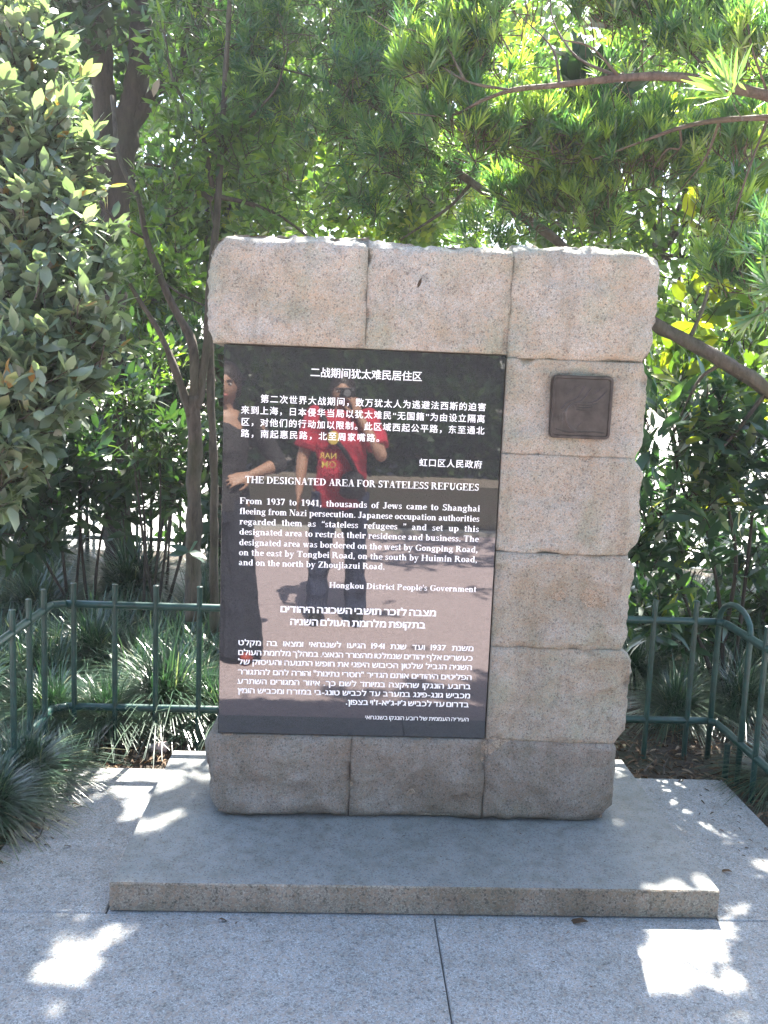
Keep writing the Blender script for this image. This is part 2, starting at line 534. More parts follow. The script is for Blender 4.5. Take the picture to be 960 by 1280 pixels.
XL, XA, XB, XR = -.438, .052, .5155, .972
ZT, Z4, Z3, Z2, Z1_ = 1.6865, 1.366, 1.036, .7105, .3785
TOP = 2.036
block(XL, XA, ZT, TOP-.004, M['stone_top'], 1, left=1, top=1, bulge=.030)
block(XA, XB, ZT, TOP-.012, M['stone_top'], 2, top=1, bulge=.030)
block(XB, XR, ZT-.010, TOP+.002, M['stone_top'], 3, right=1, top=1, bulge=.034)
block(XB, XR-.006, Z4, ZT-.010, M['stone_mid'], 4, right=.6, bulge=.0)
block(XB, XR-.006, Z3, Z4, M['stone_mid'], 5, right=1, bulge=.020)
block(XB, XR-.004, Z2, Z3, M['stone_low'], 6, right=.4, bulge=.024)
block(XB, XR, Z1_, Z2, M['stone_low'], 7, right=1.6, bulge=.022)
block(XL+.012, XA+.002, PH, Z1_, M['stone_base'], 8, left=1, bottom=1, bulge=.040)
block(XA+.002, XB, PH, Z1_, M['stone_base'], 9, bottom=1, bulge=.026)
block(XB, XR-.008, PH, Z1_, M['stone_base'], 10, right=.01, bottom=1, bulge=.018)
MB().box((-.398, .022, Z1_+.001), (XB-.003, Y1-.01, ZT-.001)).build('backing_stone', M['core'], mon)
# mortar backing behind the joints
MB().box((XB+.012, .0035, PH+.01), (XR-.03, .10, TOP-.04)).build('mortar', M['core'], mon)
MB().box((XL+.04, .0035, ZT+.004), (XB+.008, .10, TOP-.04)).build('mortar', M['core'], mon)
MB().box((XL+.04, .0035, PH+.01), (XB+.008, .10, Z1_-.002)).build('mortar', M['core'], mon)

plate = MB()
bx0, bx1, bz0, bz1 = -.4005, XB-.0035, Z1_+.0035, ZT-.0035
plate.add([(bx0, .020, bz0), (bx1, .020, bz0), (bx1, .020, bz1), (bx0, .020, bz1),
           (bx0, -.0005, bz0), (bx1, -.0005, bz0), (bx1, -.0005, bz1), (bx0, -.0005, bz1),
           (bx0+.002, -.0025, bz0+.002), (bx1-.002, -.0025, bz0+.002), (bx1-.002, -.0025, bz1-.002), (bx0+.002, -.0025, bz1-.002)],
          [(0,1,2,3), (4,5,1,0), (5,6,2,1), (6,7,3,2), (7,4,0,3), (4,8,9,5), (5,9,10,6), (6,10,11,7), (7,11,8,4), (8,11,10,9)])
plate = plate.build('inscription_panel', M['plate'], mon)
plate['label'] = 'black polished granite panel with white Chinese, English and Hebrew lettering'
PY = -.0029

# ---- lettering ------------------------------------------------------
def arc(cx, cy, rx, ry, ts, tt, a0, a1, n=12):
    """thick-thin bowl: outer ellipse rx, ry; inner ellipse narrower by ts at the sides and tt at top"""
    q = []
    P = []
    for k in range(n+1):
        a = math.radians(a0+(a1-a0)*k/n)
        P.append(((cx+rx*math.cos(a), cy+ry*math.sin(a)), (cx+(rx-ts)*math.cos(a), cy+(ry-tt)*math.sin(a))))
    for k in range(n):
        q.append((P[k][0], P[k+1][0], P[k+1][1], P[k][1]))
    return q
def R(x0, y0, x1, y1): return [((x0, y0), (x1, y0), (x1, y1), (x0, y1))]
def L(x0, y0, x1, y1, w0, w1=None):
    """slanted stroke with horizontal cut ends of width w"""
    w1 = w1 or w0
    return [((x0-w0/2, y0), (x0+w0/2, y0), (x1+w1/2, y1), (x1-w1/2, y1))]
T_ = .20; S_ = .06
def st(x, y0, y1, lo=1, hi=1, w=T_, s=.075):
    o = R(x, y0, x+w, y1)
    if lo: o += R(x-s, y0, x+w+s, y0+S_)
    if hi: o += R(x-s, y1-S_, x+w+s, y1)
    return o
XH = .68
def hi_l(x, y0, y1, lo=1):               # stem with a serif only on the left of its head
    return R(x, y0, x+T_*.92, y1) + R(x-.07, y1-S_, x, y1) + (R(x-.06, y0, x+T_*.92+.06, y0+S_) if lo else [])
GL = {
 'T': (.90, st(.34, 0, 1, 1, 0)+R(.04, .93, .84, 1)+R(.04, .72, .09, .93)+R(.79, .72, .84, .93)),
 'H': (1.04, st(.1, 0, 1)+st(.72, 0, 1)+R(.3, .47, .72, .54)),
 'E': (.90, st(.1, 0, 1)+R(.3, .94, .80, 1)+R(.3, 0, .83, .06)+R(.3, .48, .6, .54)+R(.75, .74, .8, .94)+R(.78, .06, .83, .28)+R(.56, .38, .61, .64)),
 'F': (.84, st(.1, 0, 1)+R(.3, .94, .78, 1)+R(.3, .47, .6, .53)+R(.73, .72, .78, .94)+R(.56, .37, .61, .63)),
 'D': (.98, st(.1, 0, 1)+arc(.34, .5, .56, .5, .21, .06, -90, 90)),
 'S': (.72, arc(.37, .755, .28, .255, .13, .09, 25, 270)+arc(.36, .27, .30, .28, .15, .10, -155, 90)+R(.56, .74, .62, 1)+R(.06, 0, .11, .27)),
 'I': (.48, st(.14, 0, 1)),
 'G': (1.0, arc(.52, .5, .47, .51, .21, .06, 42, 322)+R(.70, .06, .89, .42)+R(.62, .38, .96, .44)+R(.83, .70, .88, 1)),
 'N': (1.0, R(.14, 0, .20, 1)+R(.04, 0, .30, .05)+R(.04, .95, .24, 1)+L(.22, 1, .80, 0, .22, .2)+R(.80, 0, .86, 1)+R(.70, .95, .96, 1)),
 'A': (.98, L(.18, 0, .47, 1, .06, .06)+L(.76, 0, .49, 1, .22, .18)+R(.26, .32, .66, .38)+R(.04, 0, .32, .05)+R(.58, 0, .96, .05)),
 'R': (.98, st(.1, 0, 1)+arc(.34, .74, .37, .26, .2, .06, -90, 90)+L(.82, 0, .50, .5, .22, .2)+R(.74, 0, .97, .05)),
 'P': (.86, st(.1, 0, 1)+arc(.34, .73, .41, .27, .2, .06, -90, 90)),
 'O': (1.0, arc(.5, .5, .46, .51, .21, .06, 0, 360, 20)),
 'C': (.94, arc(.52, .5, .47, .51, .21, .06, 40, 325)+R(.82, .68, .87, 1)),
 'U': (1.0, R(.14, .3, .34, 1)+R(.05, .95, .42, 1)+arc(.48, .32, .34, .33, .2, .09, 180, 360)+R(.76, .3, .82, 1)+R(.68, .95, .94, 1)),
 'L': (.84, st(.1, 0, 1)+R(.3, 0, .79, .06)+R(.74, .06, .79, .3)),
 'J': (.64, R(.28, .2, .48, 1)+R(.18, .95, .58, 1)+arc(.22, .17, .26, .19, .19, .07, 190, 370)),
 'M': (1.22, R(.12, 0, .18, 1)+R(.03, 0, .28, .05)+R(.03, .95, .3, 1)+L(.26, 1, .60, .05, .22, .12)+L(.92, 1, .60, .05, .1, .06)+R(.88, 0, 1.08, 1)+R(.80, 0, 1.16, .05)+R(1.0, .95, 1.16, 1)),
 'Z': (.88, R(.1, .93, .82, 1)+R(.06, 0, .82, .07)+L(.2, .05, .70, .95, .24)+R(.1, .74, .15, .95)+R(.78, .05, .82, .28)),
 'K': (1.0, st(.1, 0, 1)+L(.34, .45, .82, .97, .08)+L(.84, 0, .48, .58, .24)+R(.7, 0, .98, .05)+R(.62, .95, .94, 1)),
 'a': (.68, arc(.27, .50, .22, .19, .12, .07, 20, 160)+R(.34, .1, .52, .54)+arc(.25, .19, .21, .20, .15, .08, 60, 330)+R(.50, .0, .62, .07)),
 'b': (.74, R(.10, 0, .28, 1)+R(.02, .95, .12, 1)+arc(.36, .34, .32, .35, .19, .06, -120, 120)),
 'c': (.60, arc(.36, .34, .31, .35, .19, .06, 50, 320)+R(.46, .46, .58, .58)),
 'd': (.76, arc(.36, .34, .32, .35, .19, .06, 60, 300)+R(.46, 0, .64, 1)+R(.38, .95, .5, 1)+R(.6, 0, .72, .05)),
 'e': (.62, arc(.34, .34, .30, .35, .18, .06, 10, 320)+R(.2, .34, .62, .40)),
 'f': (.48, R(.12, 0, .30, .8)+R(.03, 0, .40, .05)+R(.02, .62, .44, .68)+arc(.34, .78, .22, .23, .17, .07, 40, 180)),
 'g': (.70, arc(.30, .45, .25, .24, .15, .06, 0, 360, 16)+R(.46, .60, .68, .67)+arc(.33, -.10, .31, .18, .10, .08, 0, 360, 16)+R(.14, .06, .30, .16)+R(.2, .06, .56, .15)),
 'h': (.78, R(.10, 0, .28, 1)+R(.02, .95, .12, 1)+R(.03, 0, .35, .05)+arc(.40, .44, .26, .25, .18, .07, 0, 150)+R(.48, 0, .66, .46)+R(.42, 0, .74, .05)),
 'i': (.42, hi_l(.12, 0, XH)+R(.12, .80, .29, .98)),
 'j': (.44, R(.14, -.1, .32, XH)+R(.04, .62, .14, XH)+R(.14, .80, .31, .98)+arc(.10, -.10, .22, .2, .17, .07, 200, 360)),
 'k': (.78, R(.10, 0, .28, 1)+R(.02, .95, .12, 1)+R(.03, 0, .35, .05)+L(.30, .28, .56, .64, .07)+L(.60, 0, .40, .42, .2)+R(.44, .62, .70, .68)+R(.46, 0, .76, .05)),
 'l': (.40, R(.11, 0, .29, 1)+R(.03, .95, .12, 1)+R(.03, 0, .37, .05)),
 'm': (1.14, hi_l(.10, 0, XH)+arc(.40, .44, .25, .25, .18, .07, 0, 150)+R(.47, 0, .65, .46)+R(.41, 0, .71, .05)+arc(.77, .44, .25, .25, .18, .07, 0, 150)+R(.84, 0, 1.02, .46)+R(.78, 0, 1.10, .05)),
 'n': (.78, hi_l(.10, 0, XH)+arc(.40, .44, .26, .25, .18, .07, 0, 150)+R(.48, 0, .66, .46)+R(.42, 0, .74, .05)),
 'o': (.68, arc(.34, .34, .31, .35, .18, .06, 0, 360, 18)),
 'p': (.76, R(.10, -.3, .28, XH)+R(.02, .62, .12, XH)+R(.03, -.3, .37, -.25)+arc(.38, .34, .33, .35, .19, .06, -125, 125)),
 'r': (.58, hi_l(.10, 0, XH)+arc(.40, .46, .2, .24, .1, .12, 40, 160)+R(.42, .50, .56, .66)),
 's': (.54, arc(.27, .51, .20, .18, .11, .07, 30, 270)+arc(.26, .18, .22, .19, .12, .08, -155, 90)+R(.40, .5, .45, .68)+R(.06, 0, .1, .2)),
 't': (.46, R(.12, .06, .30, .88)+R(.02, .62, .42, .68)+arc(.30, .14, .18, .15, .16, .07, 180, 320)),
 'u': (.78, R(.10, .2, .28, XH)+R(.02, .63, .12, XH)+arc(.34, .25, .24, .26, .17, .09, 180, 320)+R(.48, 0, .66, XH)+R(.40, .63, .5, XH)+R(.64, 0, .74, .05)),
 'v': (.70, L(.34, 0, .14, XH, .1, .2)+L(.36, 0, .56, XH, .07, .07)+R(0, .63, .32, XH)+R(.44, .63, .70, XH)),
 'w': (1.0, L(.30, 0, .14, XH, .1, .2)+L(.34, 0, .48, XH, .06)+L(.66, 0, .50, XH, .1, .2)+L(.70, 0, .84, XH, .06)+R(.02, .63, .32, XH)+R(.40, .63, .64, XH)+R(.74, .63, .98, XH)),
 'y': (.70, L(.34, 0, .14, XH, .1, .2)+L(.24, -.26, .56, XH, .07, .07)+R(0, .63, .32, XH)+R(.44, .63, .70, XH)+R(.06, -.32, .24, -.18)),
 'z': (.62, R(.05, .61, .56, .68)+R(.04, 0, .57, .07)+L(.14, .05, .44, .63, .2)),
 '1': (.68, R(.26, 0, .46, 1)+R(.14, 0, .58, .05)+R(.10, .84, .28, .92)),
 '9': (.68, arc(.34, .68, .30, .32, .18, .06, 0, 360, 16)+arc(.24, .60, .41, .62, .2, .08, -75, 20)),
 '3': (.68, arc(.32, .76, .25, .25, .17, .08, -80, 150)+arc(.30, .27, .31, .29, .19, .08, -150, 95)),
 '7': (.68, R(.06, .84, .62, 1)+L(.26, 0, .56, .9, .17, .12)+R(.05, .70, .10, .86)),
 '4': (.68, R(.38, 0, .56, 1)+R(.04, .24, .66, .34)+L(.08, .30, .44, 1, .1)),
 ',': (.34, R(.09, 0, .25, .16)+L(.10, -.18, .20, .03, .06, .1)),
 '.': (.34, R(.09, 0, .25, .16)),
 "'": (.28, R(.08, .82, .22, 1)+L(.08, .66, .18, .85, .06, .09)),
 '\u201c': (.52, R(.06, .66, .20, .82)+L(.12, .8, .22, 1, .1, .06)+R(.30, .66, .44, .82)+L(.36, .8, .46, 1, .1, .06)),
 '\u201d': (.52, R(.08, .82, .22, 1)+L(.08, .66, .18, .85, .06, .09)+R(.32, .82, .46, 1)+L(.32, .66, .42, .85, .06, .09)),
}
letter_n = [0]
def put_line(V, F, name='lettering_line'):
    V = np.array(V)
    return link(name, np_mesh(name, V-wloc(mon), F, M['white_paint']), plate)

def latin(text, x0, x1, z, h, just=True):
    words = text.split(' ')
    adv = 1.03
    wl = [sum(GL[c][0] for c in w_)*adv for w_ in words]
    tot = sum(wl); nsp = max(1, len(words)-1)
    W = (x1-x0)/h
    sp = .36
    s = W/(tot+sp*nsp)
    if just: s = min(s, 1.08); sp = (W/s-tot)/nsp
    V = []; F = []; x = 0
    for w_ in words:
        for c in w_:
            for q in GL[c][1]:
                letter_n[0] += 1
                yy = PY-.00003*(letter_n[0] % 9)
                b = len(V)
                for (a, bb) in q: V.append((x0+(x+a*adv)*s*h, yy, z+bb*h))
                F.append((b, b+1, b+2, b+3))
            x += GL[c][0]*adv
        x += sp
    o = put_line(V, F)
    # mesh local frame is the monument's own; parent chain: panel sits at the monument origin
    return o

_gc = {}
def glyph(ch, off):
    key = (ch, off)
    if key not in _gc:
        c = bpy.data.curves.new('glyph', 'FONT')
        c.body = ch; c.offset = 0; c.resolution_u = 3
        o = bpy.data.objects.new('glyph', c)
        COL.objects.link(o)
        bpy.context.view_layer.update()
        me = o.to_mesh()
        V = np.array([v.co[:] for v in me.vertices]) if len(me.vertices) else np.zeros((0, 3))
        F = [tuple(p.vertices) for p in me.polygons]
        o.to_mesh_clear()
        bpy.data.objects.remove(o); bpy.data.curves.remove(c)
        _gc[key] = (V, F)
    return _gc[key]

_hc = {}
def hglyph(ch):
    """outline glyph filled contour by contour (its contours overlap); third value is the layer"""
    if ch in _hc: return _hc[ch]
    from mathutils.geometry import tessellate_polygon
    c = bpy.data.curves.new('glyph', 'FONT'); c.body = ch
    o = bpy.data.objects.new('glyph', c); COL.objects.link(o)
    bpy.context.view_layer.update()
    cu = o.to_curve(bpy.context.evaluated_depsgraph_get())
    pls = []
    for sp in cu.splines:
        P = sp.bezier_points; n = len(P); pl_ = []
        for i in range(n):
            a, b = P[i], P[(i+1) % n]
            k = 1 if (a.handle_right-a.co).length < 1e-5 and (b.handle_left-b.co).length < 1e-5 else 3
            for t in range(k):
                t /= k
                q = a.co*(1-t)**3+a.handle_right*3*t*(1-t)**2+b.handle_left*3*t*t*(1-t)+b.co*t**3
                if not pl_ or (q-pl_[-1]).length > 1e-4: pl_.append(q.copy())
        if len(pl_) > 2: pls.append(pl_)
    o.to_curve_clear(); bpy.data.objects.remove(o)
    sh = lambda p: sum(p[i-1].x*p[i].y-p[i].x*p[i-1].y for i in range(len(p)))/2
    ar = [sh(p) for p in pls]
    sg = math.copysign(1, sum(ar)) if ar else 1
    V = []; F = []
    outer = [p for p, a in zip(pls, ar) if a*sg > 0]
    holes = [p for p, a in zip(pls, ar) if a*sg <= 0]
    for k, p in enumerate(outer):
        bb = (min(q.x for q in p), max(q.x for q in p), min(q.y for q in p), max(q.y for q in p))
        grp = [p]+[h for h in holes if bb[0] <= h[0].x <= bb[1] and bb[2] <= h[0].y <= bb[3]]
        fl = [v for g in grp for v in g]
        b = len(V)
        V += [(v.x, v.y, k) for v in fl]
        F += [tuple(i+b for i in t) for t in tessellate_polygon(grp)]
    _hc[ch] = (np.array(V) if V else np.zeros((0, 3)), F)
    return _hc[ch]

def cjk(text, x0, x1, zc, size, off=.012):
    wd = [(.5 if c in '“”' else 1.0) for c in text]
    cell = (x1-x0)/(sum(wd)-(.55 if text[-1] == '。' else .06))
    V = []; F = []; x = x0
    for c, w_ in zip(text, wd):
        gv, gf = glyph(c, .004)
        b = len(V)
        gx = 0
        if w_ == .5 and len(gv): gx = (gv[:, 0].min()+gv[:, 0].max())/2-.25
        for k_, (ddx, ddz) in enumerate(((0, 0), (off*2, 0), (off, off*1.2))):
            b = len(V)
            for v in gv: V.append((x+(v[0]-gx+ddx)*size, PY-.00006*k_, zc+(v[1]-.37+ddz)*size))
            F += [tuple(i+b for i in f) for f in gf]
        x += cell*w_
    return put_line(V, F)

def hebrew(text, x0, x1, z, h, off=.02):
    """right-to-left line; numbers keep their order"""
    words = text.split(' ')
    vis = []
    for w_ in reversed(words):
        digits = w_.strip('.,')
        vis.append(w_ if digits.isdigit() else w_[::-1])
    def wordgeo(w_):
        gx = 0; o = []
        for c in w_:
            gv, gf = hglyph(c)
            if len(gv):
                o.append((gv, gf, gx-gv[:, 0].min()))
                gx += gv[:, 0].max()-gv[:, 0].min()+.10
        return o, gx-.10
    geo = [wordgeo(w_) for w_ in vis]
    s = h/.60
    tot = sum(g[1] for g in geo)
    n = max(1, len(geo)-1)
    W = (x1-x0)/s
    k = min(1.15, W/(tot+.26*n))
    sp = (W/k-tot)/n
    V = []; F = []; x = 0
    for o, gw in geo:
        for gv, gf, dx in o:
            for k_, (ddx, ddz) in enumerate(((0, 0), (off*2, 0), (off, off))):
                b = len(V)
                for v in gv: V.append((x0+(x+v[0]+dx+ddx)*s*k, PY-.00012*k_-.00003*v[2], z+(v[1]+ddz)*s))
                F += [tuple(i+b for i in f) for f in gf]
        x += gw+sp
    return put_line(V, F)

cjk('二战期间犹太难民居住区', -.123, .239, 1.605, .034, .009)
cjk('第二次世界大战期间，数万犹太人为逃避法西斯的迫害', -.281, .456, 1.5137, .0285)
cjk('来到上海，日本侵华当局以犹太难民“无国籍”为由设立隔离', -.343, .455, 1.4755, .0285)
cjk('区，对他们的行动加以限制。此区域西起公平路，东至通北', -.342, .455, 1.4373, .0285)
cjk('路，南起惠民路，北至周家嘴路。', -.342, .113, 1.400, .0285)
cjk('虹口区人民政府', .243, .453, 1.3255, .0285)
latin('THE DESIGNATED AREA FOR STATELESS REFUGEES', -.325, .447, 1.2385, .0225)
for tx, x1_, z_ in [('From 1937 to 1941, thousands of Jews came to Shanghai', .454, 1.1691),
                    ('fleeing from Nazi persecution. Japanese occupation authorities', .454, 1.1347),
                    ('regarded them as \u201cstateless refugees \u201d and set up this', .454, 1.1003),
                    ('designated area to restrict their residence and business. The', .455, 1.0663),
                    ('designated area was bordered on the west by Gongping Road,', .454, 1.0309),
                    ('on the east by Tongbei Road, on the south by Huimin Road,', .454, .9969),
                    ('and on the north by Zhoujiazui Road.', .145, .9635)]:
    latin(tx, -.341, x1_, z_, .0205)
latin("Hongkou District People's Government", -.039, .456, .8957, .0195)
hebrew('מצבה לזכר תושבי השכונה היהודים', -.199, .321, .8077, .0205, .03)
hebrew('בתקופת מלחמת העולם השניה', -.166, .287, .7648, .0205, .03)
for tx, xa, xb_, z_ in [('משנת 1937 ועד שנת 1941 הגיעו לשנגחאי ומצאו בה מקלט', -.337, .455, .6905),
                        ('כעשרים אלף יהודים שנמלטו מהצורר הנאצי. במהלך מלחמת העולם', -.337, .454, .6567),
                        ('השניה הגביל שלטון הכיבוש היפני את חופש התנועה והעיסוק של', -.337, .453, .6243),
                        ('הפליטים היהודים אותם הגדיר "חסרי נתינות" והורה להם להתגורר', -.337, .454, .5893),
                        ('ברובע הונגקו שהיקצה במיוחד לשם כך. איזור המגורים השתרע', -.338, .452, .5565),
                        ('מכביש גונג-פינג במערב עד לכביש טונג-בי במזרח ומכביש הומין', -.337, .452, .5241),
                        ("בדרום עד לכביש ג'יו-ג'יא-ז'וי בצפון.", .03, .449, .4923)]:
    hebrew(tx, xa, xb_, z_, .0165, .022)
hebrew('העיריה העממית של רובע הונגקו בשנגחאי', .098, .452, .442, .0125, .008)

# ---- bronze plaque ---------------------------------------------------
def rrect(cx, cz, w_, h_, r, n=5):
    o = []
    for (sx, sz, a0) in ((1, 1, 0), (-1, 1, 90), (-1, -1, 180), (1, -1, 270)):
        for k in range(n+1):
            a = math.radians(a0+90*k/n)
            o.append((cx+sx*(w_/2-r)+r*math.cos(a), cz+sz*(h_/2-r)+r*math.sin(a)))
    return o
pc = (.763, 1.526)
m = MB()
rings = [(0.200, .204, .016, .002), (0.200, .204, .016, -.034), (.196, .200, .014, -.038), (.182, .186, .010, -.038), (.178, .182, .009, -.033)]
vs = []; n = len(rrect(0, 0, 1, 1, .1))
for (w_, h_, r, y) in rings:
    vs += [(a, y, b) for a, b in rrect(pc[0], pc[1], w_, h_, r)]
fs = []
for q in range(len(rings)-1):
    for k in range(n):
        fs.append((q*n+k, q*n+(k+1) % n, (q+1)*n+(k+1) % n, (q+1)*n+k))
fs.append(tuple((len(rings)-1)*n+k for k in range(n)))
m.add(vs, fs)
plq = m.build('bronze_plaque', M['bronze'], mon)
plq['label'] = 'small square dark bronze plaque with a worn line relief'
m = MB()
def pl(u, v): return (pc[0]+(u-.5)*.178, -.0335, pc[1]+(.5-v)*.182)
for pts, r in [([(.12, .55), (.25, .42), (.42, .33), (.55, .12)], .0016), ([(.18, .6), (.32, .45), (.5, .38), (.66, .15)], .0016), ([(.40, .42), (.6, .43), (.8, .36), (.95, .2)], .0018),
               ([(.42, .46), (.6, .47), (.8, .42)], .0014), ([(.4, .51), (.6, .51), (.72, .47)], .0014), ([(.4, .55), (.58, .56)], .0013),
               ([(.24, .52), (.22, .66), (.28, .82), (.38, .92), (.44, .93)], .0021), ([(.44, .93), (.45, .84), (.52, .78)], .0014), ([(.04, .90), (.3, .95), (.7, .93), (.96, .95)], .0015),
               ([(.12, .62), (.12, .74), (.2, .74)], .0012), ([(.16, .60), (.17, .86)], .0012), ([(.05, .68), (.22, .66)], .0012), ([(.3, .5), (.36, .46), (.4, .52)], .0014),
               ([(.58, .30), (.75, .24), (.9, .12)], .0013), ([(.2, .3), (.3, .2), (.45, .1)], .0012)]:
    m.tube(smooth_path([pl(*p) for p in pts], 5), r*1.5, 6)
m.build('relief_lines', M['bronze'], plq)

# ------------------------------------------------------------------ fences
FY, FL, FR = .85, -1.222, 1.69
RT, RB, PT = .605, .150, .697
def picket(parent, x, y, zt=PT, zb=-.06):
    r = .0115
    m = MB()
    m.tube([(x, y, zb), (x, y, zt-.006)], r, 10)
    m.tube([(x, y, zt-.006), (x, y, zt), (x, y, zt+.003)], [r*1.12, r*1.12, r*.5], 10)
    return m.build('picket', M['fence'], parent, smooth=False)
def rail(parent, pts, r=.0165):
    o = MB().tube(smooth_path(pts, 5), r, 12).build('rail', M['fence'], parent, smooth=True)
    return o
bf = thing('metal_fence', 'low dark green tubular metal fence running across behind the stone monument', 'fence', (.2, FY, 0))
yr = FY-.0
for z in (RT, RB): rail(bf, [(FL+.05, yr, z), (.2, yr, z), (FR-.02, yr, z)])
x = FL+.032
pk = [at(px, 820, y=FY)[0] for px in (93, 144, 195, 249)]
xs = pk + [pk[-1]+.176*k for k in range(1, 10)] + [at(px, 840, y=FY)[0] for px in (812, 863)]
for x in xs: picket(bf, x, FY-.006)
# corner arch: one bent bar with two legs
ax0, ax1 = at(891, 860, y=FY)[0], at(891, 860, y=FY)[0]
a0 = np.array([at(888, 900, y=FY)[0], FY, 0]); a1 = np.array([FR+.0, FY-.27, 0])
arch = [a0+(0, 0, -.06), a0+(0, 0, .3), a0+(0, 0, .62)]
for k in range(1, 8):
    a = PI*k/8
    c = (a0+a1)/2
    arch.append(c+(a0-c)*math.cos(a)+np.array([0, 0, .62+.09*math.sin(a)]))
arch += [a1+(0, 0, .62), a1+(0, 0, .3), a1+(0, 0, -.06)]
MB().tube(arch, .0125, 10).build('arched_bar', M['fence'], bf, smooth=True)
lf = thing('metal_fence', 'low dark green metal fence along the left side beside the grass, turning toward the viewer', 'fence', (FL, .2, 0))
for z in (RT, RB): rail(lf, [(FL+.055, FY-.004, z), (FL+.01, FY-.03, z), (FL, FY-.1, z), (FL, .2, z), (FL, -1.0, z)])
for k, px in enumerate((50, 22, 0)):
    pass
for k in range(9): picket(lf, FL+.006, FY-.14-.175*k)
rf = thing('metal_fence', 'low dark green metal fence along the right side, leaving the arched corner bar', 'fence', (FR, .2, 0))
for z in (RT, RB): rail(rf, [(FR-.03, FY-.008, z), (FR-.005, FY-.03, z), (FR, FY-.1, z), (FR, .2, z), (FR, -1.0, z)])
for k in range(7): picket(rf, FR-.006, FY-.42-.18*k)
MB().tube([(FR-.03, FY-.22, -.06), (FR-.03, FY-.22, RB-.02)], .013, 10).build('short_post', M['fence'], rf)
# far vertical bar fence in the shade behind the shrubs on the left
ff = thing('bar_fence', 'dark upright bar fence in the shade far behind the left bushes', 'fence', (-1.9, 5.2, 0))
for k in range(26): MB().tube([(-3.3+.13*k, 5.2, -.05), (-3.3+.13*k, 5.2, 1.35)], .014, 6).build('bar', M['fence'], ff)
for z in (.15, 1.2): MB().tube([(-3.4, 5.2, z), (.1, 5.2, z)], .02, 6).build('rail', M['fence'], ff)
# ------------------------------------------------------------------ foliage tools
def strip_leaf(wd, rows, cols=2, fold=.0, droop=.0, tip=.03):
    """a leaf along +Y, unit length; rows = [(t, relative width)]"""
    V = []
    for t, ww in rows:
        for c in range(cols):
            u = -1+2*c/(cols-1)
            V.append((u*wd/2*ww, t, fold*abs(u)*wd*ww - droop*t*t))
    F = []
    for r in range(len(rows)-1):
        for c in range(cols-1):
            b = r*cols+c
            F.append((b, b+1, b+cols+1, b+cols))
    return np.array(V, float), np.array(F)

LEAF = {
 'oval': (strip_leaf(.50, [(0, .08), (.3, .85), (.65, .92), (1, .08)], 3, .10, .12), strip_leaf(.50, [(0, .08), (.32, .92), (.7, .85), (1, .06)], 2, 0, .12)),
 'lance': (strip_leaf(.32, [(0, .08), (.3, .9), (.65, .8), (1, .03)], 3, .12, .22), strip_leaf(.32, [(0, .08), (.3, .95), (.68, .75), (1, .03)], 2, 0, .22)),
 'large': (strip_leaf(.44, [(0, .08), (.3, .8), (.6, 1), (.85, .7), (1, .06)], 3, .12, .15), strip_leaf(.44, [(0, .08), (.4, .95), (.75, .85), (1, .06)], 2, 0, .15)),
}
def tuft(n, wd=.085, seed=0, spread=1.15, two=True):
    r = np.random.default_rng(seed)
    Vs, Fs = [], []
    for k in range(n):
        a = 2*PI*(k*.382+r.uniform(-.05, .05))
        el = spread*math.sqrt((k+.5)/n)+r.uniform(-.1, .1)
        rows = [(0, .35), (.5, 1), (1, .12)]
        V, F = strip_leaf(wd, rows, 2, 0, .10)
        L_ = r.uniform(.75, 1.05)
        V = V*(1, L_, L_)
        # leaf plane: axis -> direction at angle el from +Y
        d = np.array([math.sin(el)*math.cos(a), math.cos(el), math.sin(el)*math.sin(a)])
        nn = np.array([0, 1.0, 0]) - d*d[1]
        nn = nn/(np.linalg.norm(nn)+1e-6)
        xx = np.cross(d, nn)
        base = np.array([0, .28*(1-k/n)-.10, 0])
        W_ = V[:, :1]*xx + V[:, 1:2]*d + V[:, 2:3]*nn + base
        Fs.append(F+len(Vs)*len(V)); Vs.append(W_)
    return np.concatenate(Vs), np.concatenate(Fs)
LEAF['needle'] = (tuft(17, .095, 1), tuft(15, .10, 2))
LEAF['needle2'] = (tuft(15, .095, 5, 1.4), tuft(14, .10, 6, 1.4))
def sprig(kind, n, seed, sc=.6):
    r = np.random.default_rng(seed)
    V0, F0 = LEAF[kind][1] if not isinstance(LEAF[kind][1], list) else LEAF[kind][1][0]
    Vs, Fs = [], []
    for k in range(n):
        d = r.normal(size=3); d[1] = abs(d[1])+.3; d /= np.linalg.norm(d)
        nn = np.array([0, 0, 1.0])+r.normal(size=3)*.5; nn -= d*(nn@d); nn /= np.linalg.norm(nn)
        xx = np.cross(d, nn)
        base = np.array([0, r.uniform(0, .8), 0])+r.normal(size=3)*.08
        Vs.append((V0[:, :1]*xx+V0[:, 1:2]*d+V0[:, 2:3]*nn)*sc+base); Fs.append(F0+k*len(V0))
    return np.concatenate(Vs), np.concatenate(Fs)
LEAF['sprig'] = (sprig('oval', 5, 3), sprig('oval', 5, 4))

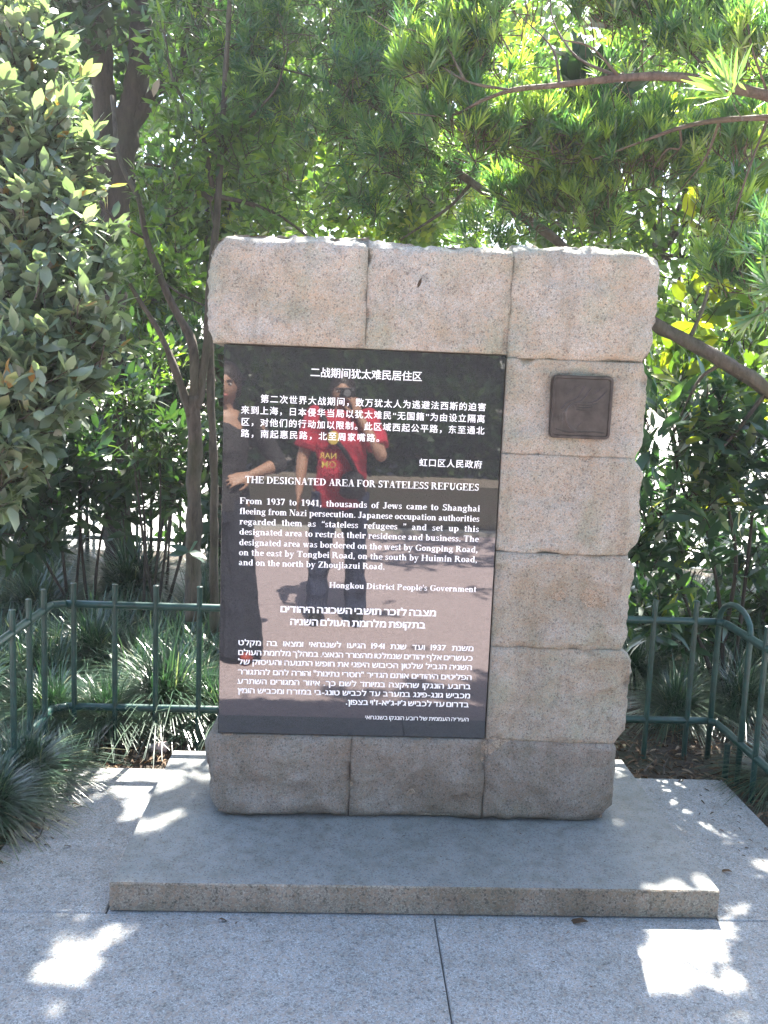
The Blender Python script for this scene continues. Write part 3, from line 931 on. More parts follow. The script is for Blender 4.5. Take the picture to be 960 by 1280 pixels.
def bend(LF, kx, kz, tw, wx=1.0):
    """a leaf variant: curled, twisted, wider or narrower"""
    V, F = LF; V = V.copy(); t = V[:, 1].copy()
    V[:, 0] = V[:, 0]*wx
    x0_, z0_ = V[:, 0].copy(), V[:, 2].copy()
    V[:, 0] = x0_*np.cos(tw*t)-z0_*np.sin(tw*t)+kx*t*t
    V[:, 2] = x0_*np.sin(tw*t)+z0_*np.cos(tw*t)-kz*t*t
    V[:, 1] = t*(1-.25*abs(kz))
    return V, F
for kk in ('oval', 'lance', 'large'):
    hi_, lo_ = LEAF[kk]
    vs_ = [(0, 0, 0, 1), (.12, .18, .5, .88), (-.14, -.12, -.6, 1.08), (.05, .42, .3, .8), (-.08, .1, 1.0, 1.15)]
    LEAF[kk] = ([bend(hi_, *v) for v in vs_], [bend(lo_, *v) for v in vs_])
def half(T_, keep, seed):
    """a tuft with some of its blades missing"""
    V, F = T_; r = np.random.default_rng(seed); nb = len(V)//6
    sel = np.sort(r.permutation(nb)[:int(nb*keep)])
    V2 = np.concatenate([V[k*6:k*6+6]*r.uniform(.7, 1.15) for k in sel])
    F1 = F[:len(F)//nb]
    return V2, np.concatenate([F1+6*i for i in range(len(sel))])
LEAF['needle'] = ([tuft(17, .095, 1, .8), tuft(13, .11, 21, .62), tuft(19, .085, 22, 1.05), half(tuft(17, .10, 23, .9), .6, 5)], [tuft(15, .10, 2, .8), tuft(12, .11, 24, .62), tuft(16, .09, 25, 1.05), half(tuft(15, .10, 26, .9), .6, 6)])
LEAF['needle2'] = ([tuft(15, .095, 5, 1.4), tuft(12, .10, 31, 1.0), half(tuft(16, .09, 32, 1.5), .65, 7)], [tuft(14, .10, 6, 1.4), tuft(12, .10, 33, 1.0), half(tuft(15, .09, 34, 1.5), .65, 8)])
def unit(v): return v/(np.linalg.norm(v, axis=-1, keepdims=True)+1e-9)
def frames(d, n):
    """columns x, y, z of leaf frames: y = leaf axis, z = blade normal"""
    d = unit(d); n = n - d*np.sum(n*d, -1, keepdims=True); n = unit(n)
    x = np.cross(d, n)
    return np.stack([x, d, n], -1)          # (N,3,3)

# ---- where the sun comes through the leaves (crowns are carved to land sun patches) -----
SP = []
def spot(px, py, rx, ry, z=0.0, grow=1.25):
    c = at(px, py, z=z); ex = at(px+rx, py, z=z)-c; ey = at(px, py+ry, z=z)-at(px, py-ry, z=z)
    g = c - SUNV*(c[2]/SUNV[2])
    SP.append((g[0], g[1], max(.022, abs(ex[0]))*grow+.018, max(.022, abs(ey[1])/2)*grow+.018))
for a in [(162,968,8,4),(137,973,6,3),(75,1003,12,6),(118,994,11,2),(155,1015,12,7),(140,1079,7,6),(110,1127,17,10),(95,963,8,4),
          (150,1166,20,10),(128,1190,24,12),(95,1183,17,9),(62,1178,12,7),(88,1210,22,10),(122,1218,16,10),(45,1196,14,6),(50,1228,24,11),(88,1236,14,8),(35,1250,15,8),(78,1262,15,8),(8,1240,9,10),(6,1262,10,8),(20,1280,18,6),(60,1152,10,4),(102,1145,12,4),
          (839,982,11,6),(852,1004,5,3),(865,1031,10,6),(867,1053,15,11),(878,1043,13,4),(912,1091,9,6),(950,1078,12,9),(942,1100,20,7),(937,1057,14,4),
          (905,1152,56,15),(846,1186,26,20),(818,1222,30,20),(860,1255,46,20),(945,1142,26,12),(790,1173,10,6),(905,1200,22,10),(820,1265,30,14),(786,1200,7,5),(798,1212,8,6),(940,1172,18,6),(930,1240,20,10),(870,1225,34,14),(830,1180,24,9),(812,1245,16,10),(900,1262,30,12),(838,1206,20,10),(865,1172,22,9),(70,1205,18,8),(110,1205,20,9),(30,1225,16,8),(62,1245,18,8),(112,1170,16,7)]: spot(*a)
for a in [(203,978,10,8),(245,973,8,6),(213,988,22,4),(178,1025,7,12),(218,1015,11,6),(230,1023,10,4),(190,1038,19,10),(170,1099,18,5),(240,942,11,5),
          (783,1018,11,6),(815,1105,10,5),(870,1106,14,6)]: spot(*a, z=.0885)
SP = np.array(SP)
def shade_keep(P):
    """True where a leaf may stay: it does not close one of the gaps"""
    G = P - SUNV*(P[:, 2:3]/SUNV[2])
    keep = np.ones(len(P), bool)
    hf = np.array([noise.noise(Vector((g[0]*19, g[1]*15, 6.6))) for g in G])
    for cx, cy, rx, ry in SP:
        keep &= ((G[:, 0]-cx)/rx)**2+((G[:, 1]-cy)/ry)**2 > 1
    keep |= (hf > .37)          # single leaves still hang in the gaps
    nz = np.array([noise.noise(Vector((g[0]*3.1, g[1]*3.1, 4.2))) + .5*noise.noise(Vector((g[0]*8, g[1]*8, 1.2))) for g in G])
    back = (G[:, 1] > .60) | (G[:, 0] < -1.35) | (G[:, 0] > 1.85)
    keep &= ~(back & (nz > .36))
    front = (G[:, 1] < -1.42) & ~((G[:, 1] > -2.5) & (G[:, 0] > -.25))
    keep &= ~(front & (nz > -.30))
    keep &= ~((G[:, 1] < -1.42) & (nz > .05))
    # the left shrub and the right boughs are kept in sun: leaves blocking it are cut
    G2 = P - SUNV*((P[:, 2:3]-2.03)/SUNV[2])
    nn_ = np.array([noise.noise(Vector((g[0]*7, g[1]*7, 8.2))) for g in G2])
    keep &= ~((P[:, 2] > 2.06) & (G2[:, 0] > .42) & (G2[:, 0] < 1.0) & (G2[:, 1] > -.06) & (G2[:, 1] < .30) & (nn_ > -.3))
    keep &= ~((P[:, 2] > 2.06) & (G2[:, 0] > -.45) & (G2[:, 0] < .12) & (G2[:, 1] > -.06) & (G2[:, 1] < .30) & (nn_ > .0))
    far = P[:, 1] > 1.45
    Q = P - SUNV*((P[:, 1:2]-.4)/SUNV[1])
    keep &= ~(far & (Q[:, 0] > -2.3) & (Q[:, 0] < -.85) & (Q[:, 2] > 1.2) & (Q[:, 2] < 3.6) & (nz > -.35))
    keep &= ~(far & (Q[:, 0] > .2) & (Q[:, 0] < 2.6) & (Q[:, 2] > 2.25) & (Q[:, 2] < 3.6) & (nz > -.25))
    return keep

def scatter(root, name, kind, mat, P, D, N, S, T, singles=300, single_name='leaf', prune=True):
    """leaves as real geometry: the nearest in view as parts of their own, the rest as one part"""
    if prune:
        k = shade_keep(P)
        P, D, N, S, T = P[k], D[k], N[k], S[k], T[k]
    if not len(P): return
    Rm = frames(D, N)
    px, py, zz = project(P)
    vis = (px > -10) & (px < 970) & (py > -10) & (py < 1290) & (zz > .3) & ~((px > 280) & (px < 780) & (py > 310) & (py < 1030) & (P[:, 1] > 0))
    order = np.argsort(np.where(vis, S/zz, 0))[::-1]
    # keep room between the singled-out leaves so that what stands out in the picture is picked
    sel = order[:singles] if singles else order[:0]
    sel = sel[vis[sel]]
    hi_, lo_ = LEAF[kind]
    if not isinstance(hi_, list): hi_, lo_ = [hi_], [lo_]
    var = {}
    for i in sel:
        q = int(min(7, max(0, T[i]*8)))
        h_ = int(i) % len(hi_)
        if (q, h_) not in var: var[q, h_] = np_mesh(single_name, hi_[h_][0], hi_[h_][1], mat, np.full(len(hi_[h_][0]), (q+.5)/8), smooth=(kind not in ('needle', 'needle2')))
        o = bpy.data.objects.new(single_name, var[q, h_]); COL.objects.link(o)
        o.parent = root
        m_ = np.eye(4); m_[:3, :3] = Rm[i]*S[i]; m_[:3, 3] = P[i]-wloc(root)
        o.matrix_local = Matrix(m_.tolist())
    rest = np.ones(len(P), bool); rest[sel] = False
    Pr, Rr, Sr, Tr = P[rest], Rm[rest], S[rest], T[rest]
    if len(Pr):
        Vs, Fs, Ts, off = [], [], [], 0
        for h_, (loV, loF) in enumerate(lo_):
            m_ = np.arange(len(Pr)) % len(lo_) == h_
            if not m_.any(): continue
            V = np.einsum('nij,vj->nvi', Rr[m_]*Sr[m_][:, None, None], loV) + (Pr[m_]-wloc(root))[:, None, :]
            n = len(V); kv = len(loV)
            Vs.append(V.reshape(-1, 3)); Fs.append((loF[None]+(np.arange(n)*kv)[:, None, None]).reshape(-1, loF.shape[1])+off); Ts.append(np.repeat(Tr[m_], kv)); off += n*kv
        o = link(name, np_mesh(name, np.concatenate(Vs), np.concatenate(Fs), mat, np.concatenate(Ts)), root)
        o['kind'] = 'stuff'

def twigs_mesh(root, A, B_, r0, mat, name='twigs'):
    """thin three-sided twigs, slightly bowed"""
    n = len(A)
    if not n: return
    Mid = (A+B_)/2 + rng.normal(size=(n, 3))*np.linalg.norm(B_-A, axis=1)[:, None]*.06
    d = unit(B_-A); ref = np.tile([0., 0, 1], (n, 1)); ref[np.abs(d[:, 2]) > .9] = (1, 0, 0)
    u = unit(np.cross(d, ref)); v = np.cross(d, u)
    rings = []
    for C_, rr in ((A, 1.0), (Mid, .7), (B_, .25)):
        for k in range(3):
            a = 2*PI*k/3
            rings.append(C_+(u*math.cos(a)+v*math.sin(a))*(r0*rr)[:, None])
    V = np.stack(rings, 1)-wloc(root)
    base = np.array([(q*3+k, q*3+(k+1) % 3, (q+1)*3+(k+1) % 3, (q+1)*3+k) for q in range(2) for k in range(3)])
    F = (base[None]+(np.arange(n)*9)[:, None, None]).reshape(-1, 4)
    o = link(name, np_mesh(name, V.reshape(-1, 3), F, mat), root)
    o['kind'] = 'stuff'

def crown(root, blobs, kind, mat, size, twigs, per, tint=(.5, .2), singles=300, single_name='leaf', bark='bark', up=.5, out=.5,
          twig_r=.004, flat=.7, shell=.0, t0=.3, prune=True, name='foliage', twiglen=.55, nout=.25):
    """blobs: (centre, (rx, ry, rz)) masses of twigs; leaves sit along each twig"""
    As, Bs = [], []
    vol = np.array([np.prod(r)**(2/3) for c, r in blobs]); vol /= vol.sum()
    for (c, r), f in zip(blobs, vol):
        n = max(3, int(twigs*f))
        q = unit(rng.normal(size=(n, 3)))*(shell+(1-shell)*rng.uniform(0, 1, (n, 1))**.45)
        E_ = np.array(c)+q*np.array(r)
        inward = unit(q*np.array(r)+rng.normal(size=(n, 3))*.35*np.mean(r)+np.array([0, 0, .15]))
        ln = np.mean(r)*twiglen*rng.uniform(.6, 1.3, (n, 1))
        As.append(E_-inward*ln); Bs.append(E_)
    A, B_ = np.concatenate(As), np.concatenate(Bs)
    if prune:
        k = shade_keep(B_); A, B_ = A[k], B_[k]
    twigs_mesh(root, A, B_, twig_r*rng.uniform(.7, 1.4, len(A)), M[bark])
    n = len(A)
    t = t0+(1-t0)*rng.uniform(0, 1, (n, per))**.8
    if per == 1: t[:] = 1
    else: t[:, 0] = 1
    ax = unit(B_-A)
    P = A[:, None]+(B_-A)[:, None]*t[..., None]+rng.normal(size=(n, per, 3))*size*.12
    D = ax[:, None]*out+rng.normal(size=(n, per, 3))*.55+np.array([0, 0, up])
    if per > 1: D[:, 0] = ax+np.array([0, 0, up])+rng.normal(size=(n, 3))*.2
    N_ = np.array([0, 0, 1.])*flat+rng.normal(size=(n, per, 3))*(1-flat)+ax[:, None]*nout
    S = size*rng.uniform(.62, 1.2, (n, per))
    tw = rng.normal(size=(n, 1))*tint[1]*.6
    T = np.clip(tint[0]+tw+rng.normal(size=(n, per))*tint[1]*.7, 0, 1)
    scatter(root, name, kind, mat, P.reshape(-1, 3), D.reshape(-1, 3), N_.reshape(-1, 3), S.ravel(), T.ravel(), singles, single_name, prune)

def limb(root, pts, r0, r1, mat, name='branch', n=10, bumpy=.5):
    path = smooth_path(pts, 7)
    rr = np.linspace(r0, r1, len(path))
    return MB().tube(path, rr, n, bump=bumpy).build(name, mat, root, smooth=True)
def blob(px, py, y, rpx, rz=None, ry=None):
    c = at(px, py, y=y); r = rpx*pxm(y)
    return (c, (r, ry if ry else r, (rz*pxm(y)) if rz else r))

# ------------------------------------------------------------------ 1 big oval-leaved shrub at the left
b1 = thing('large_shrub', 'tall dense sunlit shrub of small oval leaves filling the left edge above the fence', 'shrub', (-1.75, .45, -.03))
tr = [(-1.75, .45, -.05), (-1.72, .45, .7), (-1.6, .5, 1.4), (-1.55, .8, 2.2), (-1.6, 1.2, 2.9)]
limb(b1, tr, .05, .02, M['bark'], 'trunk')
limb(b1, [(-1.72, .45, .6), (-1.5, .3, 1.1), (-1.25, .2, 1.5)], .022, .008, M['bark'])
limb(b1, [(-1.65, .42, 1.2), (-1.9, .2, 1.7), (-2.1, .1, 2.3)], .025, .008, M['bark'])
crown(b1, [blob(-70, -30, 1.35, 120, ry=.25), blob(0, 100, 1.05, 105, ry=.24), blob(30, 210, .80, 112, ry=.24), blob(55, 320, .58, 104, ry=.24), blob(60, 420, .38, 98, ry=.22), blob(10, 500, .2, 92, ry=.22), blob(-40, 575, .08, 80, ry=.2),
           blob(-160, 330, .5, 140, ry=.25), blob(-150, 140, .9, 140, ry=.25), blob(-130, 500, .2, 110, ry=.22)],
      'oval', M['oval'], .078, 1750, 10, (.56, .24), 300, 'leaf', up=.15, shell=.35, t0=.1, flat=.72, prune=False, twiglen=.55, nout=.35)

# ------------------------------------------------------------------ 2 narrow-leaved tree on the right, boughs over the monument
t2 = thing('narrow_leaved_tree', 'evergreen with tufts of narrow leaves, long bough reaching over the monument from the right', 'tree', (2.75, 1.0, -.05))
limb(t2, [(2.75, 1.0, -.1), (2.7, .95, 1.0), (2.62, .85, 1.9), (2.5, .7, 2.5)], .10, .07, M['bark_red'], 'trunk', 14)
pA = [at(px, py, y=yy) for px, py, yy in ((1010, 140, .25), (962, 122, .25), (905, 106, .27), (840, 96, .3), (775, 97, .35), (700, 106, .42), (640, 113, .5), (600, 127, .55))]
limb(t2, [(2.62, .85, 1.9)]+pA, .024, .006, M['bark_red'], n=12)
pB = [at(px, py, y=yy) for px, py, yy in ((1000, 142, .35), (960, 147, .35), (900, 150, .4), (850, 160, .5), (800, 178, .6), (740, 200, .7))]
limb(t2, pB, .013, .004, M['bark_red'])
for q in [((905, 106, .27), (860, 60, .4), (840, 10, .5)), ((775, 97, .35), (720, 70, .5), (690, 20, .7), (690, -30, .8)), ((700, 106, .42), (690, 60, .5), (650, 20, .6)), ((775, 97, .35), (740, 60, .3), (705, 50, .3)),
          ((640, 113, .5), (580, 100, .6), (520, 60, .8), (460, 20, .9)), ((850, 160, .5), (850, 185, .6), (830, 190, .6), (800, 240, .8)), ((600, 127, .55), (560, 145, .7), (500, 140, .8)),
          ((900, 150, .4), (880, 200, .5), (840, 250, .7)), ((960, 147, .35), (930, 230, .4), (900, 330, .6)), ((962, 122, .25), (940, 60, .2), (930, 0, .2)), ((580, 100, .6), (560, 50, .7), (570, -10, .8))]:
    limb(t2, [at(a, b, y=c) for a, b, c in q], .0055, .002, M['bark_red'], n=7)
crown(t2, [(c, (r[0]*1.1, r[1]*.8, r[2]*.62)) for c, r in [blob(940, 60, .3, 70), blob(850, 40, .5, 80), blob(750, 40, .7, 90), blob(650, 40, .8, 90), blob(560, 60, .8, 80), blob(700, 160, .9, 90), blob(800, 190, .8, 85), blob(880, 250, .9, 70), blob(600, 150, .8, 75),
           blob(760, 250, 1.0, 75), blob(680, 240, 1.1, 60), blob(930, 330, .5, 60), blob(920, 170, .6, 60), blob(620, -10, .8, 80), blob(800, -20, .5, 80)]],
      'needle', M['needle'], .086, 1750, 2, (.64, .34), 300, 'leaf_tuft', bark='bark_red', up=1.3, out=.6, t0=.6, twig_r=.0028, flat=.5, name='foliage')
# near sprays at the right edge
crown(t2, [(at(965, 95, y=-.9), (.10, .12, .12)), (at(965, 330, y=-.5), (.12, .12, .2)), (at(985, 40, y=-.7), (.12, .15, .15))], 'needle', M['needle'], .085, 40, 2, (.55, .2), 0, bark='bark_red', up=.2, twig_r=.002, name='near_foliage')

# ------------------------------------------------------------------ 3 leaning tree whose trunk passes behind the monument
t3 = thing('leaning_tree', 'tree with a brown trunk slanting from the right behind the monument up to the left', 'tree', (2.6, 1.3, -.05))
pC = [at(px, py, y=yy) for px, py, yy in ((1010, 520, 1.25), (960, 488, 1.25), (905, 452, 1.25), (860, 428, 1.27), (815, 402, 1.3), (740, 340, 1.35), (690, 296, 1.4), (640, 262, 1.45), (590, 228, 1.5), (548, 197, 1.55), (505, 160, 1.6), (470, 120, 1.7))]
limb(t3, [(2.6, 1.3, -.1), (2.55, 1.28, .7), (2.2, 1.25, 1.25)]+pC, .044, .010, M['bark'], 'trunk', 12)
for q in [((640, 262, 1.45), (655, 220, 1.5), (700, 190, 1.6)), ((548, 197, 1.55), (500, 190, 1.6), (440, 200, 1.7)), ((590, 228, 1.5), (560, 260, 1.5), (500, 300, 1.6)), ((505, 160, 1.6), (430, 110, 1.7), (350, 85, 1.9)),
          ((470, 120, 1.7), (440, 60, 1.8), (420, 0, 1.9)), ((905, 452, 1.25), (870, 480, 1.3), (835, 560, 1.4)), ((960, 488, 1.25), (900, 560, 1.3), (880, 520, 1.3)), ((860, 428, 1.27), (880, 380, 1.3), (900, 300, 1.4)), ((350, 85, 1.9), (290, 60, 2.0), (250, 60, 2.1))]:
    limb(t3, [at(a, b, y=c) for a, b, c in q], .011, .004, M['bark'], n=7)
crown(t3, [(c, (r[0]*1.1, r[1]*.8, r[2]*.7)) for c, r in [blob(300, 40, 1.9, 80), blob(380, 60, 1.8, 80), blob(450, 90, 1.6, 75), blob(420, 150, 1.8, 75), blob(330, 130, 2.0, 75), blob(500, 170, 1.5, 60), blob(450, 0, 1.8, 90), blob(560, 210, 1.6, 60), blob(620, 290, 1.5, 45), blob(330, -50, 2.0, 90), blob(470, 240, 1.7, 50), blob(700, 210, 1.5, 60)]],
      'needle2', M['needle'], .086, 1250, 2, (.50, .28), 220, 'leaf_tuft', up=.75, out=.8, t0=.6, twig_r=.003, flat=.5)

# ------------------------------------------------------------------ 4 slender many-stemmed tree at the left
t4 = thing('slender_tree', 'slender grey tree with several stems forking low, just left of the monument', 'tree', at(243, 740, y=1.75)*(1, 1, 0)+np.array([0, 0, -.04]))
yy = 1.75
def L4(pts, r0, r1, name='branch', n=9, y=1.75): return limb(t4, [at(a, b, y=(c[0] if c else y)) for a, b, *c in pts], r0, r1, M['bark'], name, n)
L4([(240, 775), (242, 700), (243, 620), (243, 540), (243, 495)], .042, .032, 'trunk', 12)
L4([(243, 510), (244, 470), (240, 428), (222, 392), (203, 352), (184, 300), (172, 245), (150, 200, 1.8), (140, 120, 1.9)], .027, .010)
L4([(238, 520), (226, 480), (212, 445), (197, 410), (176, 378), (160, 350)], .022, .009)
L4([(247, 510), (252, 480), (259, 425), (262, 360), (267, 310), (272, 260), (277, 170), (284, 60), (288, -20)], .024, .011)
L4([(265, 235), (252, 165), (232, 130), (215, 95), (205, 40)], .013, .005)
L4([(265, 250), (235, 232), (205, 210), (170, 203)], .014, .006)
L4([(268, 245), (310, 254), (350, 270), (390, 300)], .013, .006)
L4([(272, 200), (310, 150), (345, 110), (360, 60)], .010, .004)
L4([(203, 352), (230, 370), (262, 385)], .006, .003)
L4([(184, 300), (150, 280), (120, 250)], .007, .003)
L4([(270, 290), (255, 240), (215, 270), (190, 260)], .006, .003)
crown(t4, [blob(225, 50, 1.8, 60), blob(250, 150, 1.7, 70), blob(300, 190, 1.8, 65), blob(210, 230, 1.7, 55), blob(370, 240, 1.8, 65), blob(340, 280, 1.8, 40), blob(170, 330, 1.8, 45), blob(225, 330, 1.9, 35), blob(250, -30, 1.8, 90), blob(200, 450, 1.9, 35)],
      'lance', M['back'], .075, 560, 6, (.38, .2), 300, 'leaf', up=.05, out=.6, t0=.15, flat=.55, twig_r=.0025)
# dark stem close behind the panel's left edge
L4([(268, 790, 1.9), (267, 700, 1.9), (268, 600, 1.9), (264, 500, 1.9), (262, 400, 1.9)], .024, .020, 'stem')

# ------------------------------------------------------------------ 5 dark trunks at the back left
t5 = thing('dark_tree', 'dark shaded tree with two thick trunks standing at the back left behind the shrub', 'tree', at(130, 640, y=3.6)*(1, 1, 0))
def L5(pts, r0, r1, name='branch', n=10, y=3.6): return limb(t5, [at(a, b, y=y) for a, b in pts], r0, r1, M['bark_dark'], name, n)
L5([(150, 760), (146, 600), (142, 420), (138, 250), (130, 120), (122, 0), (118, -120)],   .085, .07, 'trunk', 12)
L5([(145, 300), (152, 220), (160, 150), (172, 90), (176, 0), (180, -100)], .085, .065, 'trunk', 12)
L5([(150, 185), (190, 120), (225, 90), (235, 30)], .05, .02)
L5([(125, 40), (90, 60), (60, 30)], .03, .015)
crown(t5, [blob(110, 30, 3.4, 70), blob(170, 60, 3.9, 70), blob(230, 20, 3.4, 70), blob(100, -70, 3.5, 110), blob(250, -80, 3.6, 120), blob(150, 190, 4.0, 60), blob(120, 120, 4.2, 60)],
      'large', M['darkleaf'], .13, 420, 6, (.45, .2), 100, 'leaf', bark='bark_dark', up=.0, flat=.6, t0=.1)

# ------------------------------------------------------------------ 6 broadleaf shrubs behind the right fence
t6 = thing('broadleaf_shrub', 'dark green shrub with large pointed leaves behind the right fence beside the monument', 'shrub', at(900, 800, y=1.55)*(1, 1, 0)+np.array([0, 0, -.04]))
for q in [((905, 880), (900, 760), (880, 640), (870, 540)), ((912, 880), (930, 740), (945, 600), (950, 500)), ((900, 870), (860, 760), (830, 660), (810, 560)), ((905, 800), (920, 700), (905, 600), (915, 520)), ((880, 660), (850, 600), (840, 520))]:
    limb(t6, [at(a, b, y=1.55) for a, b in q], .012, .004, M['bark_dark'], 'stem', 7)
crown(t6, [blob(830, 540, 1.3, 45), blob(890, 520, 1.4, 55), blob(940, 560, 1.4, 55), blob(820, 620, 1.35, 45), blob(880, 610, 1.5, 50), blob(800, 690, 1.4, 40), blob(860, 690, 1.5, 45), blob(930, 690, 1.7, 50), blob(810, 760, 1.5, 45), blob(870, 770, 1.7, 45), blob(990, 600, 1.2, 70)],
      'lance', M['lance'], .135, 430, 6, (.46, .24), 300, 'leaf', bark='bark_dark', up=-.05, out=.7, flat=.75, t0=.2)
t6b = thing('low_shrub', 'low dark shrub in the shade beyond the arched corner of the right fence', 'shrub', at(950, 840, y=2.3)*(1, 1, 0)+np.array([0, 0, -.04]))
limb(t6b, [at(950, 870, y=2.3), at(955, 760, y=2.3), at(965, 680, y=2.3)], .015, .006, M['bark_dark'], 'stem', 7)
crown(t6b, [blob(950, 770, 2.3, 60), blob(880, 790, 2.4, 45), blob(820, 790, 2.2, 40), blob(1010, 720, 2.2, 70)], 'lance', M['darkleaf'], .12, 330, 6, (.6, .22), 120, 'leaf', bark='bark_dark', up=0, flat=.6, t0=.2)

# ------------------------------------------------------------------ 7 large-leaved tree, upper right
t7 = thing('large_leaved_tree', 'tree with big glossy leaves, some yellow green, among the narrow leaves upper right', 'tree', (3.1, 2.4, -.05))
limb(t7, [(3.1, 2.4, -.1), (3.0, 2.3, 1.5), (2.8, 2.0, 2.6), (2.4, 1.8, 3.2)], .08, .04, M['bark_dark'], 'trunk')
for q in [((960, 240, 1.5), (930, 215, 1.4), (905, 195, 1.35), (880, 200, 1.3)), ((930, 215, 1.4), (915, 250, 1.4), (895, 275, 1.4)), ((880, 20, 1.6), (820, 30, 1.5), (770, 110, 1.2), (755, 150, 1.2))]:
    limb(t7, [at(a, b, y=c) for a, b, c in q], .012, .006, M['bark_dark'])
crown(t7, [blob(895, 200, 1.35, 30), blob(915, 250, 1.35, 34), blob(890, 275, 1.4, 25), blob(945, 220, 1.4, 30), blob(930, 400, 1.8, 40), blob(880, 370, 1.8, 40), blob(850, 470, 1.9, 45), blob(930, 480, 2.0, 50)], 'large', M['magnolia'], .125, 100, 5, (.50, .28), 200, 'leaf', bark='bark_dark', up=.1, flat=.3, out=.9, t0=.5, prune=False)
crown(t7, [blob(745, 125, 1.1, 30), blob(790, 15, 1.2, 32), blob(880, -5, 1.2, 40), blob(725, 100, 1.2, 22)], 'large', M['darkleaf'], .15, 44, 6, (.3, .15), 0, 'leaf', bark='bark_dark', up=.1, flat=.3, out=.9, t0=.5, name='dark_foliage')  # these large leaves take the darker leaf material

# ------------------------------------------------------------------ 8 understory at the left, between the slender tree and the shrub
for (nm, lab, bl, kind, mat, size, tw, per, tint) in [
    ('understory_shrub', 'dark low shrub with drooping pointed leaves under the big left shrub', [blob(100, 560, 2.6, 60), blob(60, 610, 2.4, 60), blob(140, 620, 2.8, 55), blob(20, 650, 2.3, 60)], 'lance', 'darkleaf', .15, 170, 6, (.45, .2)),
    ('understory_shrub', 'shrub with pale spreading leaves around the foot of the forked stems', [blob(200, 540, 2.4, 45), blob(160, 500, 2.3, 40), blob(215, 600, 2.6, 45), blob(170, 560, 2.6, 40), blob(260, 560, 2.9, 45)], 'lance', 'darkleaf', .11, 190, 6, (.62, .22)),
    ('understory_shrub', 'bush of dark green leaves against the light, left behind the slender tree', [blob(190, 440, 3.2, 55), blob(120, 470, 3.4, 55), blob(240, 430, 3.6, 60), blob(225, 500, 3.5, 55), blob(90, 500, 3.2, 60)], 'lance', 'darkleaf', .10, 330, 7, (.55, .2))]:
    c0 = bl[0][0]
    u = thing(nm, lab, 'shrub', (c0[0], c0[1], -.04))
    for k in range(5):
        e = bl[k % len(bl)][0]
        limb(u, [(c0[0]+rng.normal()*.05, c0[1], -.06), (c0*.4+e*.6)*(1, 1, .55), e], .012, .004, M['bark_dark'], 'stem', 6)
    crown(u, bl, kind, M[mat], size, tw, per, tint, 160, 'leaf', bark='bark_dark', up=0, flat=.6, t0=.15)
dh = thing('dense_bush', 'dark dense bushes closing the view behind the grass bed, far left', 'bush', (-3.2, 4.6, -.1))
dbl = [(np.array([-4.6+.62*k, 4.5+.3*(k % 2), .55+.25*(k % 3)]), (.55, .5, .75)) for k in range(9)] + [(np.array([-4.4+.7*k, 4.9, 1.55+.2*(k % 2)]), (.6, .5, .55)) for k in range(7)]
for b in dbl[::2]: limb(dh, [(b[0][0], b[0][1], -.1), b[0]], .02, .008, M['bark_dark'], 'stem', 6)
dbl += [(np.array([2.6+.75*k, 4.6+.3*(k % 2), .6+.2*(k % 2)]), (.6, .5, .7)) for k in range(5)] + [(np.array([2.4+.8*k, 4.9, 1.75]), (.6, .5, .42)) for k in range(4)]
dbl += [(np.array([-3.2+.6*k, 5.0, .75]), (.45, .4, .6)) for k in range(6)]
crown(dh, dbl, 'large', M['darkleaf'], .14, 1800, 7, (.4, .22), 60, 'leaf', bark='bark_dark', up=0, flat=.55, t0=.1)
lp = thing('seedling', 'small broad-leaved seedling at the foot of the tree stem left of the monument', 'plant', at(238, 745, y=1.5)*(1, 1, 0)+np.array([0, 0, -.03]))
limb(lp, [at(238, 755, y=1.5), at(240, 700, y=1.5), at(236, 688, y=1.5)], .004, .002, M['bark'], 'stem', 6)
for k, (dx, dz) in enumerate(((-.9, -.1), (.8, .05), (.3, .35), (-.4, .3), (.75, -.35))):
    m_ = frames(np.array([[dx, rng.uniform(-.5, .1), dz]]), np.array([[0, -.8, 1.]]))[0]*.10
    V, F = LEAF['oval'][0][k % 5]
    o = link('leaf', np_mesh('leaf', V@m_.T+at(236, 690, y=1.5)-wloc(lp), F, M['lance'], np.full(len(V), .12), True), lp)

